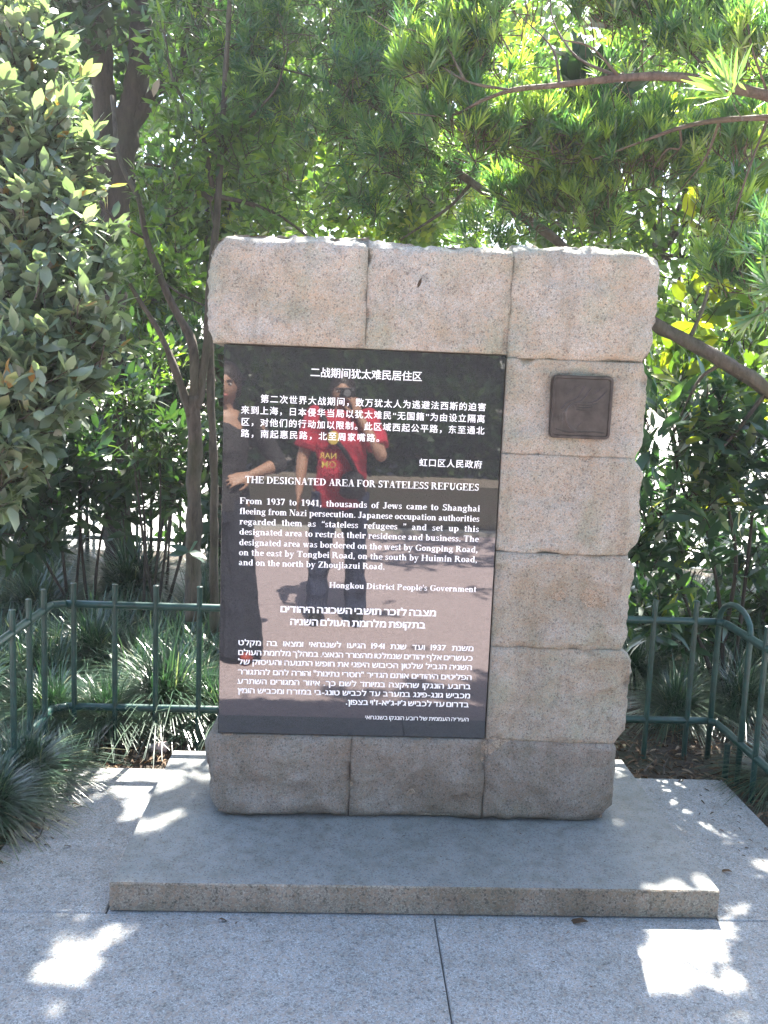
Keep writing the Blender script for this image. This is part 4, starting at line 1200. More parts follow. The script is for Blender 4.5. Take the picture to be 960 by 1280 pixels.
# ------------------------------------------------------------------ 9 trees further back
for k, (lab, x, y, h, bl, tint, n, size) in enumerate([
    ('tree with bright backlit leaves behind the leaning trunk, above the middle of the monument', .6, 4.4, 3.4, [blob(470, 200, 4.0, 70), blob(560, 230, 4.2, 75), blob(640, 200, 4.4, 80), blob(520, 290, 4.0, 60), blob(430, 280, 4.2, 60), blob(600, 130, 4.4, 80), blob(500, 110, 4.2, 70)], (.64, .24), 420, .10),
    ('tree with yellow green leaves in the gap above and left of the monument', -1.1, 5.0, 3.2, [blob(230, 330, 4.6, 60), blob(190, 380, 4.4, 55), blob(330, 260, 4.8, 70), blob(260, 230, 4.8, 60), blob(190, 260, 5.0, 60), blob(370, 160, 5.0, 70), blob(300, 130, 5.2, 60), blob(170, 450, 4.6, 40)], (.50, .24), 640, .105),
    ('leafy tree behind the right side of the monument, bright gaps between its leaves', 2.2, 4.2, 3.6, [blob(760, 260, 4.0, 80), blob(850, 330, 4.2, 75), blob(930, 420, 4.4, 70), blob(850, 440, 4.4, 60), blob(700, 300, 4.0, 50), blob(930, 250, 4.2, 90), blob(800, 120, 4.4, 100), blob(920, 100, 4.6, 100)], (.56, .24), 470, .105),
    ('tree with dark foliage far behind on the left, past the thick dark trunks', -3.6, 6.0, 4.2, [blob(60, 300, 6, 120), blob(120, 400, 6, 90), blob(40, 480, 6, 90), blob(60, 100, 6.5, 140), blob(200, 60, 6.8, 110), blob(300, 20, 6.8, 100)], (.35, .2), 620, .15),
    ('tall tree far behind, its crown above the monument against the sky', .8, 7.5, 5.0, [blob(420, 20, 7, 120), blob(540, 10, 7.2, 110), blob(660, 60, 7.4, 110), blob(420, 220, 7.2, 90), blob(560, 250, 7.5, 90), blob(380, 120, 7.4, 90), blob(640, 180, 7.5, 90)], (.52, .24), 560, .14),
    ('tall tree far behind at the right, against the bright sky', 5.2, 7.5, 5.0, [blob(780, 60, 7, 110), blob(900, 60, 7.2, 110), blob(1000, 200, 7.2, 130), blob(820, 240, 7.4, 110), blob(930, 330, 7.4, 100), blob(820, 400, 7.6, 80), blob(1000, 450, 7.4, 100)], (.60, .24), 340, .14)]):
    t = thing('background_tree', lab, 'tree', (x, y, -.1))
    top = np.mean([b[0] for b in bl], 0)
    limb(t, [(x, y, -.12), (x+.05, y, h*.35), ((x+top[0])/2, (y+top[1])/2, h*.7), top], .07, .03, M['bark'], 'trunk')
    for b in bl: limb(t, [top*.7+np.array([x, y, h*.6])*.3, (top+b[0])/2+(0, 0, .1), b[0]], .022, .008, M['bark'], n=6)
    crown(t, bl, 'sprig', M['back'], size*1.5, n, 5, tint, 0, bark='bark', up=.1, flat=.5, t0=.1)

# ------------------------------------------------------------------ 10 the crowns above the picture that shade the monument
t10 = thing('shade_tree', 'tall tree standing out of sight past the left shrub, its crown hanging above the picture', 'tree', (-3.1, 3.2, -.1))
limb(t10, [(-3.1, 3.2, -.12), (-3.1, 3.15, 1.5), (-3.0, 3.1, 3.2), (-2.6, 2.9, 4.6)], .13, .08, M['bark'], 'trunk')
limb(t10, [(-2.95, 3.05, 3.4), (-1.8, 2.8, 4.55), (-.2, 2.6, 4.75), (1.2, 2.5, 4.7), (2.4, 2.5, 4.6)], .06, .02, M['bark'])
cb = []
for xa, xb_ in ((-.75, .25), (1.3, 2.4)):
    for y in (1.8, 2.3, 2.8, 3.3):
        for f in (.0, .5, 1.0):
            cb.append((np.array([xa+(xb_-xa)*f, y, 1.543+(y+CAM_D)*.42+.42+rng.uniform(0, .15)]), (.36, .36, .30)))
for b in cb[::4]: limb(t10, [(b[0][0]*.8, 2.55, 4.7), (np.array([b[0][0]*.9, 2.5, 4.7])+b[0])/2, b[0]], .02, .008, M['bark'], n=6)
crown(t10, cb, 'large', M['lance'], .12, 2500, 7, (.5, .2), 0, up=.0, flat=.75, t0=.1)
# ------------------------------------------------------------------ grass clumps and litter
def grass_arrays(n, h, spread, seed, wd=.006):
    r = np.random.default_rng(seed)
    a = r.uniform(0, 2*PI, n); lean = spread*np.sqrt(r.uniform(.02, 1, n)); L_ = h*r.uniform(.7, 1.25, n)
    dirx, diry = np.cos(a), np.sin(a)
    b0 = r.normal(size=(n, 2))*.028
    segs = 5
    Vs = np.zeros((n, segs+1, 2, 3))
    for q in range(segs+1):
        t = q/segs
        out = L_*lean*(t**1.6)*.95
        up_ = L_*(t*(1.05-.25*lean) - lean*.62*t**2.4)
        ww = wd*(1-t**2.2)*.5+.0006
        cx = b0[:, 0]+dirx*out; cy = b0[:, 1]+diry*out
        for s_, sg in ((0, -1), (1, 1)):
            Vs[:, q, s_, 0] = cx-diry*ww*sg; Vs[:, q, s_, 1] = cy+dirx*ww*sg; Vs[:, q, s_, 2] = np.maximum(up_, .004)
    base = np.array([(2*q, 2*q+1, 2*q+3, 2*q+2) for q in range(segs)])
    F = (base[None]+(np.arange(n)*2*(segs+1))[:, None, None]).reshape(-1, 4)
    T = np.repeat(np.clip(.42+r.normal(size=n)*.2+(r.uniform(size=n) > .93)*.4, 0, 1), 2*(segs+1))
    return Vs.reshape(-1, 3), F, T
gm = []
for k in range(5):
    V, F, T = grass_arrays(950, .37, 1.2, 20+k, .0052)
    gm.append(np_mesh('grass_clump', V, F, M['grass'], T))
def clump(px, py, rpx, lab, group=None, z=-.03, gx=None):
    p = at(px, py, z=z) if gx is None else np.array(gx)
    o = link('grass_clump', gm[rng.integers(5)])
    o.location = tuple(p); s = rpx*pxm(p[1])/.195
    o.rotation_euler = (rng.uniform(-.12, .12), rng.uniform(-.12, .12), rng.uniform(0, 6.28))
    o.scale = (s, s, s*rng.uniform(.95, 1.1))
    tag(o, lab, 'grass clump', group or 'clumps of narrow-bladed grass behind the fence')
for a in [(50, 725, 60, 'pale sunlit grass clump at the left edge, highest up the bed under the shrub'),
          (45, 790, 58, 'sunlit grass clump behind the left fence corner, its blades above the top rail'),
          (165, 765, 68, 'round grass clump with sunlit upright blades, topping the bed between two fence pickets'),
          (118, 850, 60, 'dark grass clump seen through the left fence between its top and bottom rails'),
          (208, 900, 68, 'grass clump with bright sunlit blades behind the lower rail left of the monument'),
          (255, 800, 60, 'dark grass clump touching the left edge of the monument at top rail height'),
          (262, 905, 48, 'grass clump against the foot of the monument on the left'),
          (135, 918, 52, 'dark grass clump under the lower rail behind the back edge of the paving'),
          (70, 915, 56, 'dark grass clump at the corner where the left fence turns toward the viewer'),
          (60, 850, 50, 'grass clump with thin pale blades behind the curved rail corner at the left')]: clump(*a)
clump(0, 0, 56, 'big dark grass clump leaning over the left paving edge, at the left fence', gx=(-1.19, .42, -.03), group='grass clumps along the left fence')
clump(0, 0, 62, 'dark grass clump spilling onto the paving at the left edge, beside the fallen twigs', gx=(-1.22, .12, -.03), group='grass clumps along the left fence')
clump(0, 0, 60, 'grass clump at the left picture edge nearest the viewer', gx=(-1.32, -.18, -.03), group='grass clumps along the left fence')
for a in [(845, 905, 46, 'grass clump with white sunlit blades between the pickets right of the monument'),
          (925, 900, 52, 'grass clump with sunlit blades behind the arched bar of the right fence'),
          (975, 990, 52, 'dark grass clump at the right picture edge outside the side fence'),
          (790, 860, 44, 'dark grass clump close to the right side of the monument behind the fence'),
          (960, 860, 50, 'shaded grass clump behind the right side fence near the picture edge')]:
    clump(*a, group='grass clumps behind the right fence')
for k in range(0): pass
# further grass beyond, which reads as one cover
Vc, Fc, Tc = [], [], []; off = 0
for k in range(150):
    x = rng.uniform(-3.2, 4.0); y = rng.uniform(1.5, 4.6)
    if -.6 < x < 1.0 and y < 3: continue
    V, F, T = grass_arrays(150, .34, 1.1, 100+k, .008)
    s = rng.uniform(.8, 1.2)
    Vc.append(V*s+np.array([x, y, -.04])); Fc.append(F+off); Tc.append(T); off += len(V)
for k in range(46):
    x = rng.uniform(-2.6, -.45); y = rng.uniform(1.0, 2.6)
    V, F, T = grass_arrays(300, .38, 1.15, 500+k, .006)
    Vc.append(V*rng.uniform(.8, 1.15)+np.array([x, y, -.04])); Fc.append(F+off); Tc.append(T); off += len(V)
for k in range(14):
    x = rng.uniform(-.5, 1.2); y = rng.uniform(1.0, 1.8)
    V, F, T = grass_arrays(90, .2, 1.1, 300+k, .006)
    Vc.append(V+np.array([x, y, -.04])); Fc.append(F+off); Tc.append(T); off += len(V)
gc = link('ground_cover', np_mesh('ground_cover', np.concatenate(Vc), np.concatenate(Fc), M['grass'], np.concatenate(Tc)))
tag(gc, 'shaded grass covering the bed further back under the trees', 'grass', kind='stuff')

def litter(n, x0, x1, y0, y1, z, size=.045, hump=.02):
    P = np.stack([rng.uniform(x0, x1, n), rng.uniform(y0, y1, n), z+rng.uniform(0, hump, n)], 1)
    D = rng.normal(size=(n, 3)); D[:, 2] *= .25
    N_ = rng.normal(size=(n, 3))*.45+np.array([0, 0, 1])
    S = size*rng.uniform(.4, 1.3, n)
    return P, D, N_, S, np.clip(rng.normal(size=n)*.25+.45, 0, 1)
parts = [litter(5200, -1.9, 2.4, .575, 1.35, -.03), litter(4200, -3.0, 3.4, 1.3, 3.6, -.03), litter(500, -1.25, -1.08, -.6, .6, -.02, .04), litter(420, 1.63, 1.95, -.4, .7, -.02, .04)]
P, D, N_, S, T = [np.concatenate(q) for q in zip(*parts)]
Rm = frames(D, N_)
V0, F0 = strip_leaf(.26, [(0, .1), (.3, .9), (.7, .8), (1, .1)], 3, .5, .25)
V = np.einsum('nij,vj->nvi', Rm*S[:, None, None], V0)+P[:, None]
F = (F0[None]+(np.arange(len(P))*len(V0))[:, None, None]).reshape(-1, 4)
lt = link('leaf_litter', np_mesh('leaf_litter', V.reshape(-1, 3), F, M['litter'], np.repeat(T, len(V0))))
tag(lt, 'dry brown leaves and bark lying on the soil behind the paving', 'leaf litter', kind='stuff')
m = MB()
for k in range(160):
    p = np.array([rng.uniform(-1.9, 2.3), rng.uniform(.6, 1.4), -.02+rng.uniform(0, .02)]); a = rng.uniform(0, PI); l = rng.uniform(.04, .16)
    d = np.array([math.cos(a), math.sin(a), rng.normal()*.08])*l
    m.tube([p, p+d*.5+(0, 0, .006), p+d], [.003, .0028, .001], 5)
o = m.build('fallen_sticks', M['bark']); tag(o, 'thin dead sticks lying among the dry leaves on the soil', 'sticks', kind='stuff')
# things lying on the paving
def fallen(px, py, s, a, kind, t, lab, z=.004):
    p = at(px, py, z=z)
    V, F = LEAF[kind][0][1]
    m_ = frames(np.array([[math.cos(a), math.sin(a), .05]]), np.array([[.1, -.15, 1.]]))[0]*s
    V2 = V.copy(); V2[:, 2] *= 1.6
    o = link('fallen_leaf', np_mesh('fallen_leaf', V2@m_.T, F, M['litter'], np.full(len(V), t), True)); o.location = (p[0], p[1], z+.18*s)
    tag(o, lab, 'leaf', 'fallen leaves on the paving')
fallen(88, 1008, .06, .3, 'lance', .3, 'curled brown leaf lying in a patch of sun on the left paving')
fallen(273, 1149+2, .03, .2, 'oval', .15, 'small dark leaf lying just in front of the left part of the granite step')
fallen(735, 1157, .07, 2.8, 'lance', .2, 'narrow dark leaf lying in front of the right part of the granite step')
fallen(80, 1060, .035, 1.0, 'lance', .35, 'tiny curled leaf alone on the left paving nearer the viewer')
fallen(915, 1093, .05, 2.4, 'lance', .55, 'pale curled leaf lying in a sun patch right of the step')
fallen(30, 1035, .09, .05, 'lance', .7, 'pale brown strip of bark at the left paving edge by the grass')
P1 = [litter(150, PX0+.02, PX1-.02, -1.1, .55, .003, .010, .001), litter(46, -.62, 1.14, -.42, -.06, PH+.003, .009, .001), litter(60, PX0+.01, -.92, -.1, .56, .003, .022, .002), litter(40, 1.4, PX1-.01, -.1, .56, .003, .02, .002)]
P, D, N_, S, T = [np.concatenate(q) for q in zip(*P1)]
D[:, 2] = 0; N_[:, :2] *= .4
Rm = frames(D, N_)
V = np.einsum('nij,vj->nvi', Rm*S[:, None, None], V0)+P[:, None]
F = (F0[None]+(np.arange(len(P))*len(V0))[:, None, None]).reshape(-1, 4)
gr = link('leaf_crumbs', np_mesh('leaf_crumbs', V.reshape(-1, 3), F, M['litter'], np.repeat(T*.7, len(V0))))
tag(gr, 'tiny dry leaf crumbs and grit scattered on the paving and the granite step', 'crumbs', kind='stuff')
tw = MB().tube(smooth_path([at(28, 1046, z=.006), at(40, 1052, z=.01), at(52, 1040, z=.012), at(56, 1018, z=.02)], 5), .0028, 6).build('fallen_twig', M['bark_dark'])
tag(tw, 'dark bent twig lying on the left paving by the grass', 'twig')
# one brown leaf stuck on the stone, one dead leaf hanging in the branches
o = link('dead_leaf', np_mesh('dead_leaf', LEAF['lance'][0][0][0]@(frames(np.array([[.35, -.1, 1.]]), np.array([[0, -1., 0]]))[0]*.035).T, LEAF['lance'][0][0][1], M['litter'], np.full(12, .1), True))
o.location = tuple(at(522, 360, y=-.045)); tag(o, 'small dark dead leaf stuck on the middle top block of the monument', 'leaf')
o = link('dead_leaf', np_mesh('dead_leaf', LEAF['oval'][0][0][0]@(frames(np.array([[.25, -.1, 1.]]), np.array([[-.5, -1., 0]]))[0]*.09).T, LEAF['oval'][0][0][1], M['litter'], np.full(12, .95), True))
o.location = tuple(at(192, 121, y=1.7)); tag(o, 'single pinkish dead leaf hanging in the branches at the upper left', 'leaf')
rock = MB()
r_ = []
for i in range(7):
    for j in range(12):
        th = PI*i/6; ph = 2*PI*j/12
        q = Vector((math.sin(th)*math.cos(ph), math.sin(th)*math.sin(ph), math.cos(th)))
        r_.append(tuple(q*(.034*(1+.5*noise.noise(q*1.7)))*1.0))
rock.add([(a*1.4, b, c*.7) for a, b, c in r_], [(i*12+j, i*12+(j+1) % 12, (i+1)*12+(j+1) % 12, (i+1)*12+j) for i in range(6) for j in range(12)])
o = rock.build('pebble', M['pink'], smooth=True); o.location = tuple(at(200, 934, z=-.01)); tag(o, 'reddish brown stone lying in the dry leaves left of the monument foot', 'stone')

# ------------------------------------------------------------------ behind the photographer (seen in the polished panel)
hd = thing('hedge', 'dark green hedge across the walk, reflected at the top of the black panel', 'hedge', (-.5, -12.6, 0))
MB().box((-9, -12.75, 0), (9, -12.45, .13)).build('base_wall', M['brownpave'], hd)
for k in range(9): limb(hd, [(-8+2*k, -13.2, 0), (-8+2*k+.2, -13.2, 1.5), (-8+2*k, -13.3, 4.2)], .09, .04, M['bark_dark'], 'trunk', 8)
bl = [(np.array([-5+.8*k+rng.normal()*.1, -13.1, 1.0+rng.uniform(-.1, .3)]), (.7, .5, .95)) for k in range(14)]
bl += [(np.array([-5+1.0*k+rng.normal()*.2, -13.5+rng.normal()*.3, 2.8+rng.uniform(-.3, .4)]), (.9, .7, 1.1)) for k in range(11)]
bl += [(np.array([-5+1.3*k, -14.0, 4.7+rng.uniform(-.3, .5)]), (1.1, .9, 1.2)) for k in range(9)]
crown(hd, bl, 'sprig', M['darkleaf'], .36, 5200, 4, (.55, .3), 0, bark='bark_dark', up=.1, flat=.5, t0=.1, prune=False, shell=.4)

wt = thing('walkside_tree', 'tree beside the walk, out of the picture on the right, shading the red paving', 'tree', (4.6, -3.4, 0))
limb(wt, [(4.6, -3.4, -.1), (4.5, -3.3, 2.0), (4.0, -3.1, 4.0), (3.2, -3.0, 5.0)], .14, .06, M['bark'], 'trunk')
wb = [(np.array([1.6+.9*k, -3.6+.9*j+.2*(k % 2), 5.2+.3*((k+j) % 2)]), (.65, .6, .45)) for k in range(5) for j in range(3)]
wb2 = [(np.array([x_, y_, 5.3]), (.5, .45, .3)) for x_, y_ in ((.9, .2), (1.7, -.3), (.5, -.9), (1.5, -1.4), (-.1, .6))]
for b in wb[::3]: limb(wt, [(3.6, -3.05, 4.6), b[0]], .03, .01, M['bark'], n=6)
crown(wt, wb2, 'large', M['back'], .15, 170, 7, (.5, .2), 0, up=.0, flat=.75, t0=.1, name='lower_foliage')
crown(wt, wb, 'large', M['back'], .15, 700, 7, (.5, .2), 0, up=.0, flat=.75, t0=.1, prune=False)
# ------------------------------------------------------------------ people
def skin_arrays(pts, chains, root, sub=2):
    """pts: name -> (x, y, z, rx[, ry]); chains: lists of names -> smooth tapered surface"""
    names = list(pts); ix = {n: i for i, n in enumerate(names)}
    E_ = set()
    for c in chains:
        for a, b in zip(c, c[1:]): E_.add((min(ix[a], ix[b]), max(ix[a], ix[b])))
    me = bpy.data.meshes.new('skel')
    me.from_pydata([pts[n][:3] for n in names], sorted(E_), [])
    o = bpy.data.objects.new('skel', me); COL.objects.link(o)
    mod = o.modifiers.new('skin', 'SKIN'); mod.use_smooth_shade = True; mod.branch_smoothing = .4
    for n in names:
        sv = me.skin_vertices[0].data[ix[n]]
        r = pts[n][3:]
        sv.radius = (r[0], r[1] if len(r) > 1 else r[0])
        sv.use_root = (n == root)
    s2 = o.modifiers.new('sub', 'SUBSURF'); s2.levels = sub; s2.render_levels = sub
    dg = bpy.context.evaluated_depsgraph_get()
    ev = o.evaluated_get(dg).to_mesh()
    V = np.array([v.co[:] for v in ev.vertices]); F = [tuple(p.vertices) for p in ev.polygons]
    o.evaluated_get(dg).to_mesh_clear()
    bpy.data.objects.remove(o)
    return V, F
def ellip(c, r, nu=20, nv=14, f=None):
    V = []
    for i in range(nv+1):
        th = PI*i/nv
        for j in range(nu):
            ph = 2*PI*j/nu
            q = np.array([math.sin(th)*math.cos(ph), math.sin(th)*math.sin(ph), math.cos(th)])
            p = q*np.array(r)
            if f: p = f(q, p)
            V.append(np.array(c)+p)
    F = [(i*nu+j, i*nu+(j+1) % nu, (i+1)*nu+(j+1) % nu, (i+1)*nu+j) for i in range(nv) for j in range(nu)]
    return np.array(V), F
def fuse(name, parts_, mat, parent, voxel=.007, folds=0, fs=(7, 7, 3.2)):
    """join closed shapes and remesh them into one continuous surface"""
    Vs, Fs, b = [], [], 0
    for V, F in parts_:
        Vs.append(V); Fs += [tuple(i+b for i in f) for f in F]; b += len(V)
    me = bpy.data.meshes.new(name); me.from_pydata([tuple(v) for v in np.concatenate(Vs)], [], Fs)
    o = bpy.data.objects.new(name, me); COL.objects.link(o)
    rm = o.modifiers.new('r', 'REMESH'); rm.mode = 'VOXEL'; rm.voxel_size = voxel
    sm = o.modifiers.new('s', 'SMOOTH'); sm.iterations = 3; sm.factor = .5
    dg = bpy.context.evaluated_depsgraph_get()
    ev = bpy.data.meshes.new_from_object(o.evaluated_get(dg))
    bpy.data.objects.remove(o)
    ev.name = name
    ev.materials.clear(); ev.materials.append(mat)
    co = np.zeros(len(ev.vertices)*3); ev.vertices.foreach_get('co', co)
    co = co.reshape(-1, 3)
    if folds:
        nn = np.zeros(len(co)*3); ev.vertices.foreach_get('normal', nn); nn = nn.reshape(-1, 3)
        d_ = np.array([1-2*abs(noise.noise(Vector((c[0]*fs[0]+c[2]*2, c[1]*fs[1], c[2]*fs[2])))) - .5 + .5*noise.noise(Vector((c[0]*26, c[1]*26, c[2]*15))) for c in co])
        co = co+nn*(folds*d_)[:, None]
    co = co-wloc(parent); ev.vertices.foreach_set('co', co.ravel())
    ev.polygons.foreach_set('use_smooth', np.ones(len(ev.polygons), bool))
    ev.update()
    return link(name, ev, parent)
def head(c, yaw=0):
    """skull with brow, nose, lips, chin and ears, facing +Y"""
    def f(q, p):
        x, y, z = p
        # jaw narrows, back of skull fuller
        if q[2] < 0: x *= 1-.22*(-q[2])**1.3; y *= (1-.05*(-q[2]))
        if q[1] > 0:
            y -= .008*max(0, 1-abs(q[2]-.05)/.18)*max(0, 1-abs(abs(q[0])-.40)/.25)      # eye hollows
            y += .016*max(0, 1-abs(q[0])/.16)*max(0, 1-abs(q[2]+.16)/.22)               # nose
            y += .006*max(0, 1-abs(q[0])/.30)*max(0, 1-abs(q[2]+.48)/.10)               # lips
            y += .006*max(0, 1-abs(q[0])/.30)*max(0, 1-abs(q[2]+.82)/.16)               # chin
        return np.array([x, y, z])
    V, F = ellip((0, 0, 0), (.073, .092, .112), 56, 44, f)
    out = [(V, F)]
    for s_ in (-1, 1):
        out.append(ellip((s_*.074, -.006, -.008), (.010, .018, .030), 12, 10))
    nose = ellip((0, .094, -.024), (.012, .014, .014), 12, 8)
    out.append(nose)
    cy, sy = math.cos(yaw), math.sin(yaw)
    Rz = np.array([[cy, -sy, 0], [sy, cy, 0], [0, 0, 1]])
    return [(v@Rz.T+np.array(c), f_) for v, f_ in out]
def hand(wrist, tip_dir, palm_n, side, curl=.4, sc=1.0):
    """palm and five separate bent fingers; side = +1/-1 says where the thumb leaves"""
    d = unit(np.array(tip_dir, float)); n = np.array(palm_n, float); n = unit(n-d*(n@d)); x = np.cross(d, n)*side
    w_ = np.array(wrist, float)
    P = lambda a, b, c=0: w_+(x*a+d*b+n*c)*sc
    out = [ellip(P(0, .045), (.001, .001, .001), 6, 4)][:0]
    # palm: flattened shape through rows of cross sections
    Vp = []; rows = [(0, .024, .017), (.02, .031, .016), (.05, .039, .014), (.078, .041, .012), (.09, .036, .010)]
    for b, hw, ht in rows:
        for k in range(14):
            a = 2*PI*k/14; Vp.append(P(hw*math.cos(a), b, ht*math.sin(a)))
    Fp = [(i*14+k, i*14+(k+1) % 14, (i+1)*14+(k+1) % 14, (i+1)*14+k) for i in range(len(rows)-1) for k in range(14)]
    Fp += [tuple(range(13, -1, -1)), tuple(4*14+k for k in range(14))]
    out.append((np.array(Vp), Fp))
    def finger(a, b, ln, r, splay, cu):
        pts = {}; p = P(a, b-.012); ang = 0; dirn = unit(d+x*splay)
        segs = [.012+ln*.45, ln*.30, ln*.25]
        pts['f0'] = (*p, r, r)
        for k, sg in enumerate(segs):
            dd = unit(dirn*math.cos(ang)+n*math.sin(ang)); p = p+dd*sg*sc
            pts['f%d' % (k+1)] = (*p, r*(.95-.11*k), r*(.95-.11*k)); ang += cu
        return skin_arrays(pts, [['f0', 'f1', 'f2', 'f3']], 'f0', 1)
    for a, ln, sp, r in ((.029, .070, .10, .0088), (.010, .078, .02, .0092), (-.009, .072, -.05, .0088), (-.027, .057, -.13, .0078)):
        out.append(finger(a, .085, ln, r*sc, sp, curl))
    pts = {'a': (*P(.022, .018, .004), .012*sc), 'b': (*P(.048, .045, .012), .011*sc), 'c': (*P(.056, .072, .018+.02*curl), .0095*sc), 'd': (*P(.054, .094, .024+.03*curl), .008*sc)}
    out.append(skin_arrays(pts, [['a', 'b', 'c', 'd']], 'a', 1))
    return out

def loft(rows, n=28):
    V = [(x+rx*math.cos(2*PI*k/n), y+ry*math.sin(2*PI*k/n)*(1 if math.sin(2*PI*k/n) > 0 else .9), z) for x, y, z, rx, ry in rows for k in range(n)]
    F = [(i*n+k, i*n+(k+1) % n, (i+1)*n+(k+1) % n, (i+1)*n+k) for i in range(len(rows)-1) for k in range(n)]
    F += [tuple(range(n-1, -1, -1)), tuple((len(rows)-1)*n+k for k in range(n))]
    return np.array(V), F
def tub(pts, n=18, ball=True):
    """closed tapered limb through (x, y, z, r)"""
    m_ = MB(); P = smooth_path([p[:3] for p in pts], 5)
    r = np.interp(np.linspace(0, len(pts)-1, len(P)), range(len(pts)), [p[3] for p in pts])
    m_.tube(P, list(r), n)
    o = [(np.array(m_.v), m_.f)]
    if ball:
        for p in (pts[0], pts[-1]): o.append(ellip(p[:3], (p[3],)*3, 16, 10))
    return o
skinm = plain('skin', (.42, .24, .165), .5, noise_amt=.08, nscale=30)
hairm = plain('dark_hair', (.022, .014, .010), .55)
redm = plain('red_cotton', (.50, .03, .06), .85, noise_amt=.16, nscale=11, bumpd=.05)
denim = plain('dark_denim', (.035, .045, .085), .85, noise_amt=.3, nscale=12, bumpd=.05)
blackm = plain('black_fabric', (.030, .028, .030), .85, noise_amt=.2, nscale=50)
greym = plain('dark_grey_knit', (.045, .042, .044), .9, noise_amt=.3, nscale=14, bumpd=.05)
trsm = plain('dark_trousers', (.018, .021, .034), .9, noise_amt=.3, nscale=9, bumpd=.06)
yelm = plain('yellow_print', (.75, .55, .12), .8)
shoem = plain('red_leather', (.40, .06, .04), .5)
darkshoe = plain('dark_shoe', (.03, .03, .03), .6)
silver = plain('silver_plastic', (.55, .55, .57), .3, metal=.7)
blackp = plain('black_plastic', (.02, .02, .02), .3)
eyem = plain('eye', (.75, .72, .70), .2)
lipm = plain('lips', (.42, .14, .12), .5)

def face_parts(p, c):
    for s_ in (-1, 1):
        V, F = ellip((c[0]+s_*.029, c[1]+.074, c[2]+.006), (.013, .010, .008), 12, 8)
        link('eye', np_mesh('eye', V-wloc(p), F, hairm if False else eyem, smooth=True), p)
        V, F = ellip((c[0]+s_*.029, c[1]+.0835, c[2]+.006), (.006, .003, .006), 10, 6)
        link('iris', np_mesh('iris', V-wloc(p), F, hairm, smooth=True), p)
        MB().tube([(c[0]+s_*.014, c[1]+.089, c[2]+.024), (c[0]+s_*.030, c[1]+.088, c[2]+.029), (c[0]+s_*.046, c[1]+.076, c[2]+.024)], .0042, 6).build('eyebrow', hairm, p)
    V, F = ellip((c[0], c[1]+.090, c[2]-.054), (.026, .009, .009), 14, 8)
    link('lips', np_mesh('lips', V-wloc(p), F, lipm, smooth=True), p)

def hairshell(p, c, mat, long=False, seed=0):
    def f(q, pp):
        x, y, z = pp
        k = 1+.05*noise.noise(Vector(q*7)+Vector((seed, 0, 0)))+.02*noise.noise(Vector(q*22))
        return np.array([x, y, z])*k
    parts_ = [ellip((c[0], c[1]-.014, c[2]+.034), (.086, .096, .100), 36, 28, f)]
    for s_ in (-1, 1):
        parts_.append(ellip((c[0]+s_*.066, c[1]-.012, c[2]-.01), (.020, .045, .06), 16, 12, f))
    if long:
        parts_.append(ellip((c[0], c[1]-.09, c[2]-.03), (.055, .05, .07), 20, 16, f))
        parts_.append(ellip((c[0]+.01, c[1]-.11, c[2]-.12), (.035, .03, .08), 16, 12, f))
    return fuse('hair', parts_, mat, p, .007)

# ---- the photographer: red T-shirt, one arm raised with the camera ----
man = thing('person', 'person in a red T-shirt and dark jeans holding a camera, reflected in the panel', 'person', (-.03, -3.05, 0))
mc = (-.03, -3.085, 1.545)
S_l, S_r = (-.205, -3.08, 1.375), (.150, -3.07, 1.375)
mp = {'pel': (-.03, -3.08, .93, .135, .10), 'wai': (-.03, -3.08, 1.06, .135, .105), 'che': (-.03, -3.085, 1.23, .150, .11), 'nk0': (-.03, -3.09, 1.37, .085, .07), 'nk1': (-.03, -3.085, 1.44, .052), 'nk2': (-.03, -3.08, 1.50, .05),
      'sl': (*S_l, .062), 'el': (-.285, -3.09, 1.11, .042), 'wl': (-.300, -3.02, .875, .028, .022),
      'sr': (*S_r, .062), 'er': (.235, -2.93, 1.145, .042), 'wr': (.085, -2.965, 1.395, .027, .022),
      'hl': (-.125, -3.08, .88, .095), 'kl': (-.15, -3.07, .49, .062), 'al': (-.16, -3.09, .10, .040), 'tl': (-.175, -2.97, .04, .035, .03),
      'hr': (.065, -3.08, .88, .095), 'kr': (.09, -3.07, .49, .062), 'ar': (.10, -3.09, .10, .040), 'tr': (.115, -2.97, .04, .035, .03)}
def figure(p, slim=1.0):
    x, y = p['pel'][:2]
    o = [loft([(x, y, .84, .14*slim, .095), (x, y, .93, .155*slim, .11), (x, y, 1.05, .125*slim, .095), (x, y, 1.20, .14*slim, .105), (x, y-.005, 1.32, .155*slim, .10), (x, y-.01, 1.39, .13*slim, .08), (x, y-.01, 1.425, .075, .06)])]
    o += tub([(x, y-.01, 1.38, .06), (*p['nk1'][:3], .052), (*p['nk2'][:3], .05)])
    for k in 'lr':
        o += tub([(*p['s'+k][:3], .058), (*(np.array(p['s'+k][:3])*.5+np.array(p['e'+k][:3])*.5), .047), (*p['e'+k][:3], .040)])
        o += tub([(*p['e'+k][:3], .041), (*(np.array(p['e'+k][:3])*.65+np.array(p['w'+k][:3])*.35), .040), (*p['w'+k][:3], .025)])
        o += tub([(*p['h'+k][:3], .088*slim), (*(np.array(p['h'+k][:3])*.5+np.array(p['k'+k][:3])*.5), .075), (*p['k'+k][:3], .055)])
        o += tub([(*p['k'+k][:3], .055), (*(np.array(p['k'+k][:3])*.65+np.array(p['a'+k][:3])*.35), .058), (*p['a'+k][:3], .036)])
        o += tub([(*p['a'+k][:3], .038), (*p['t'+k][:3], .030)])
    return o
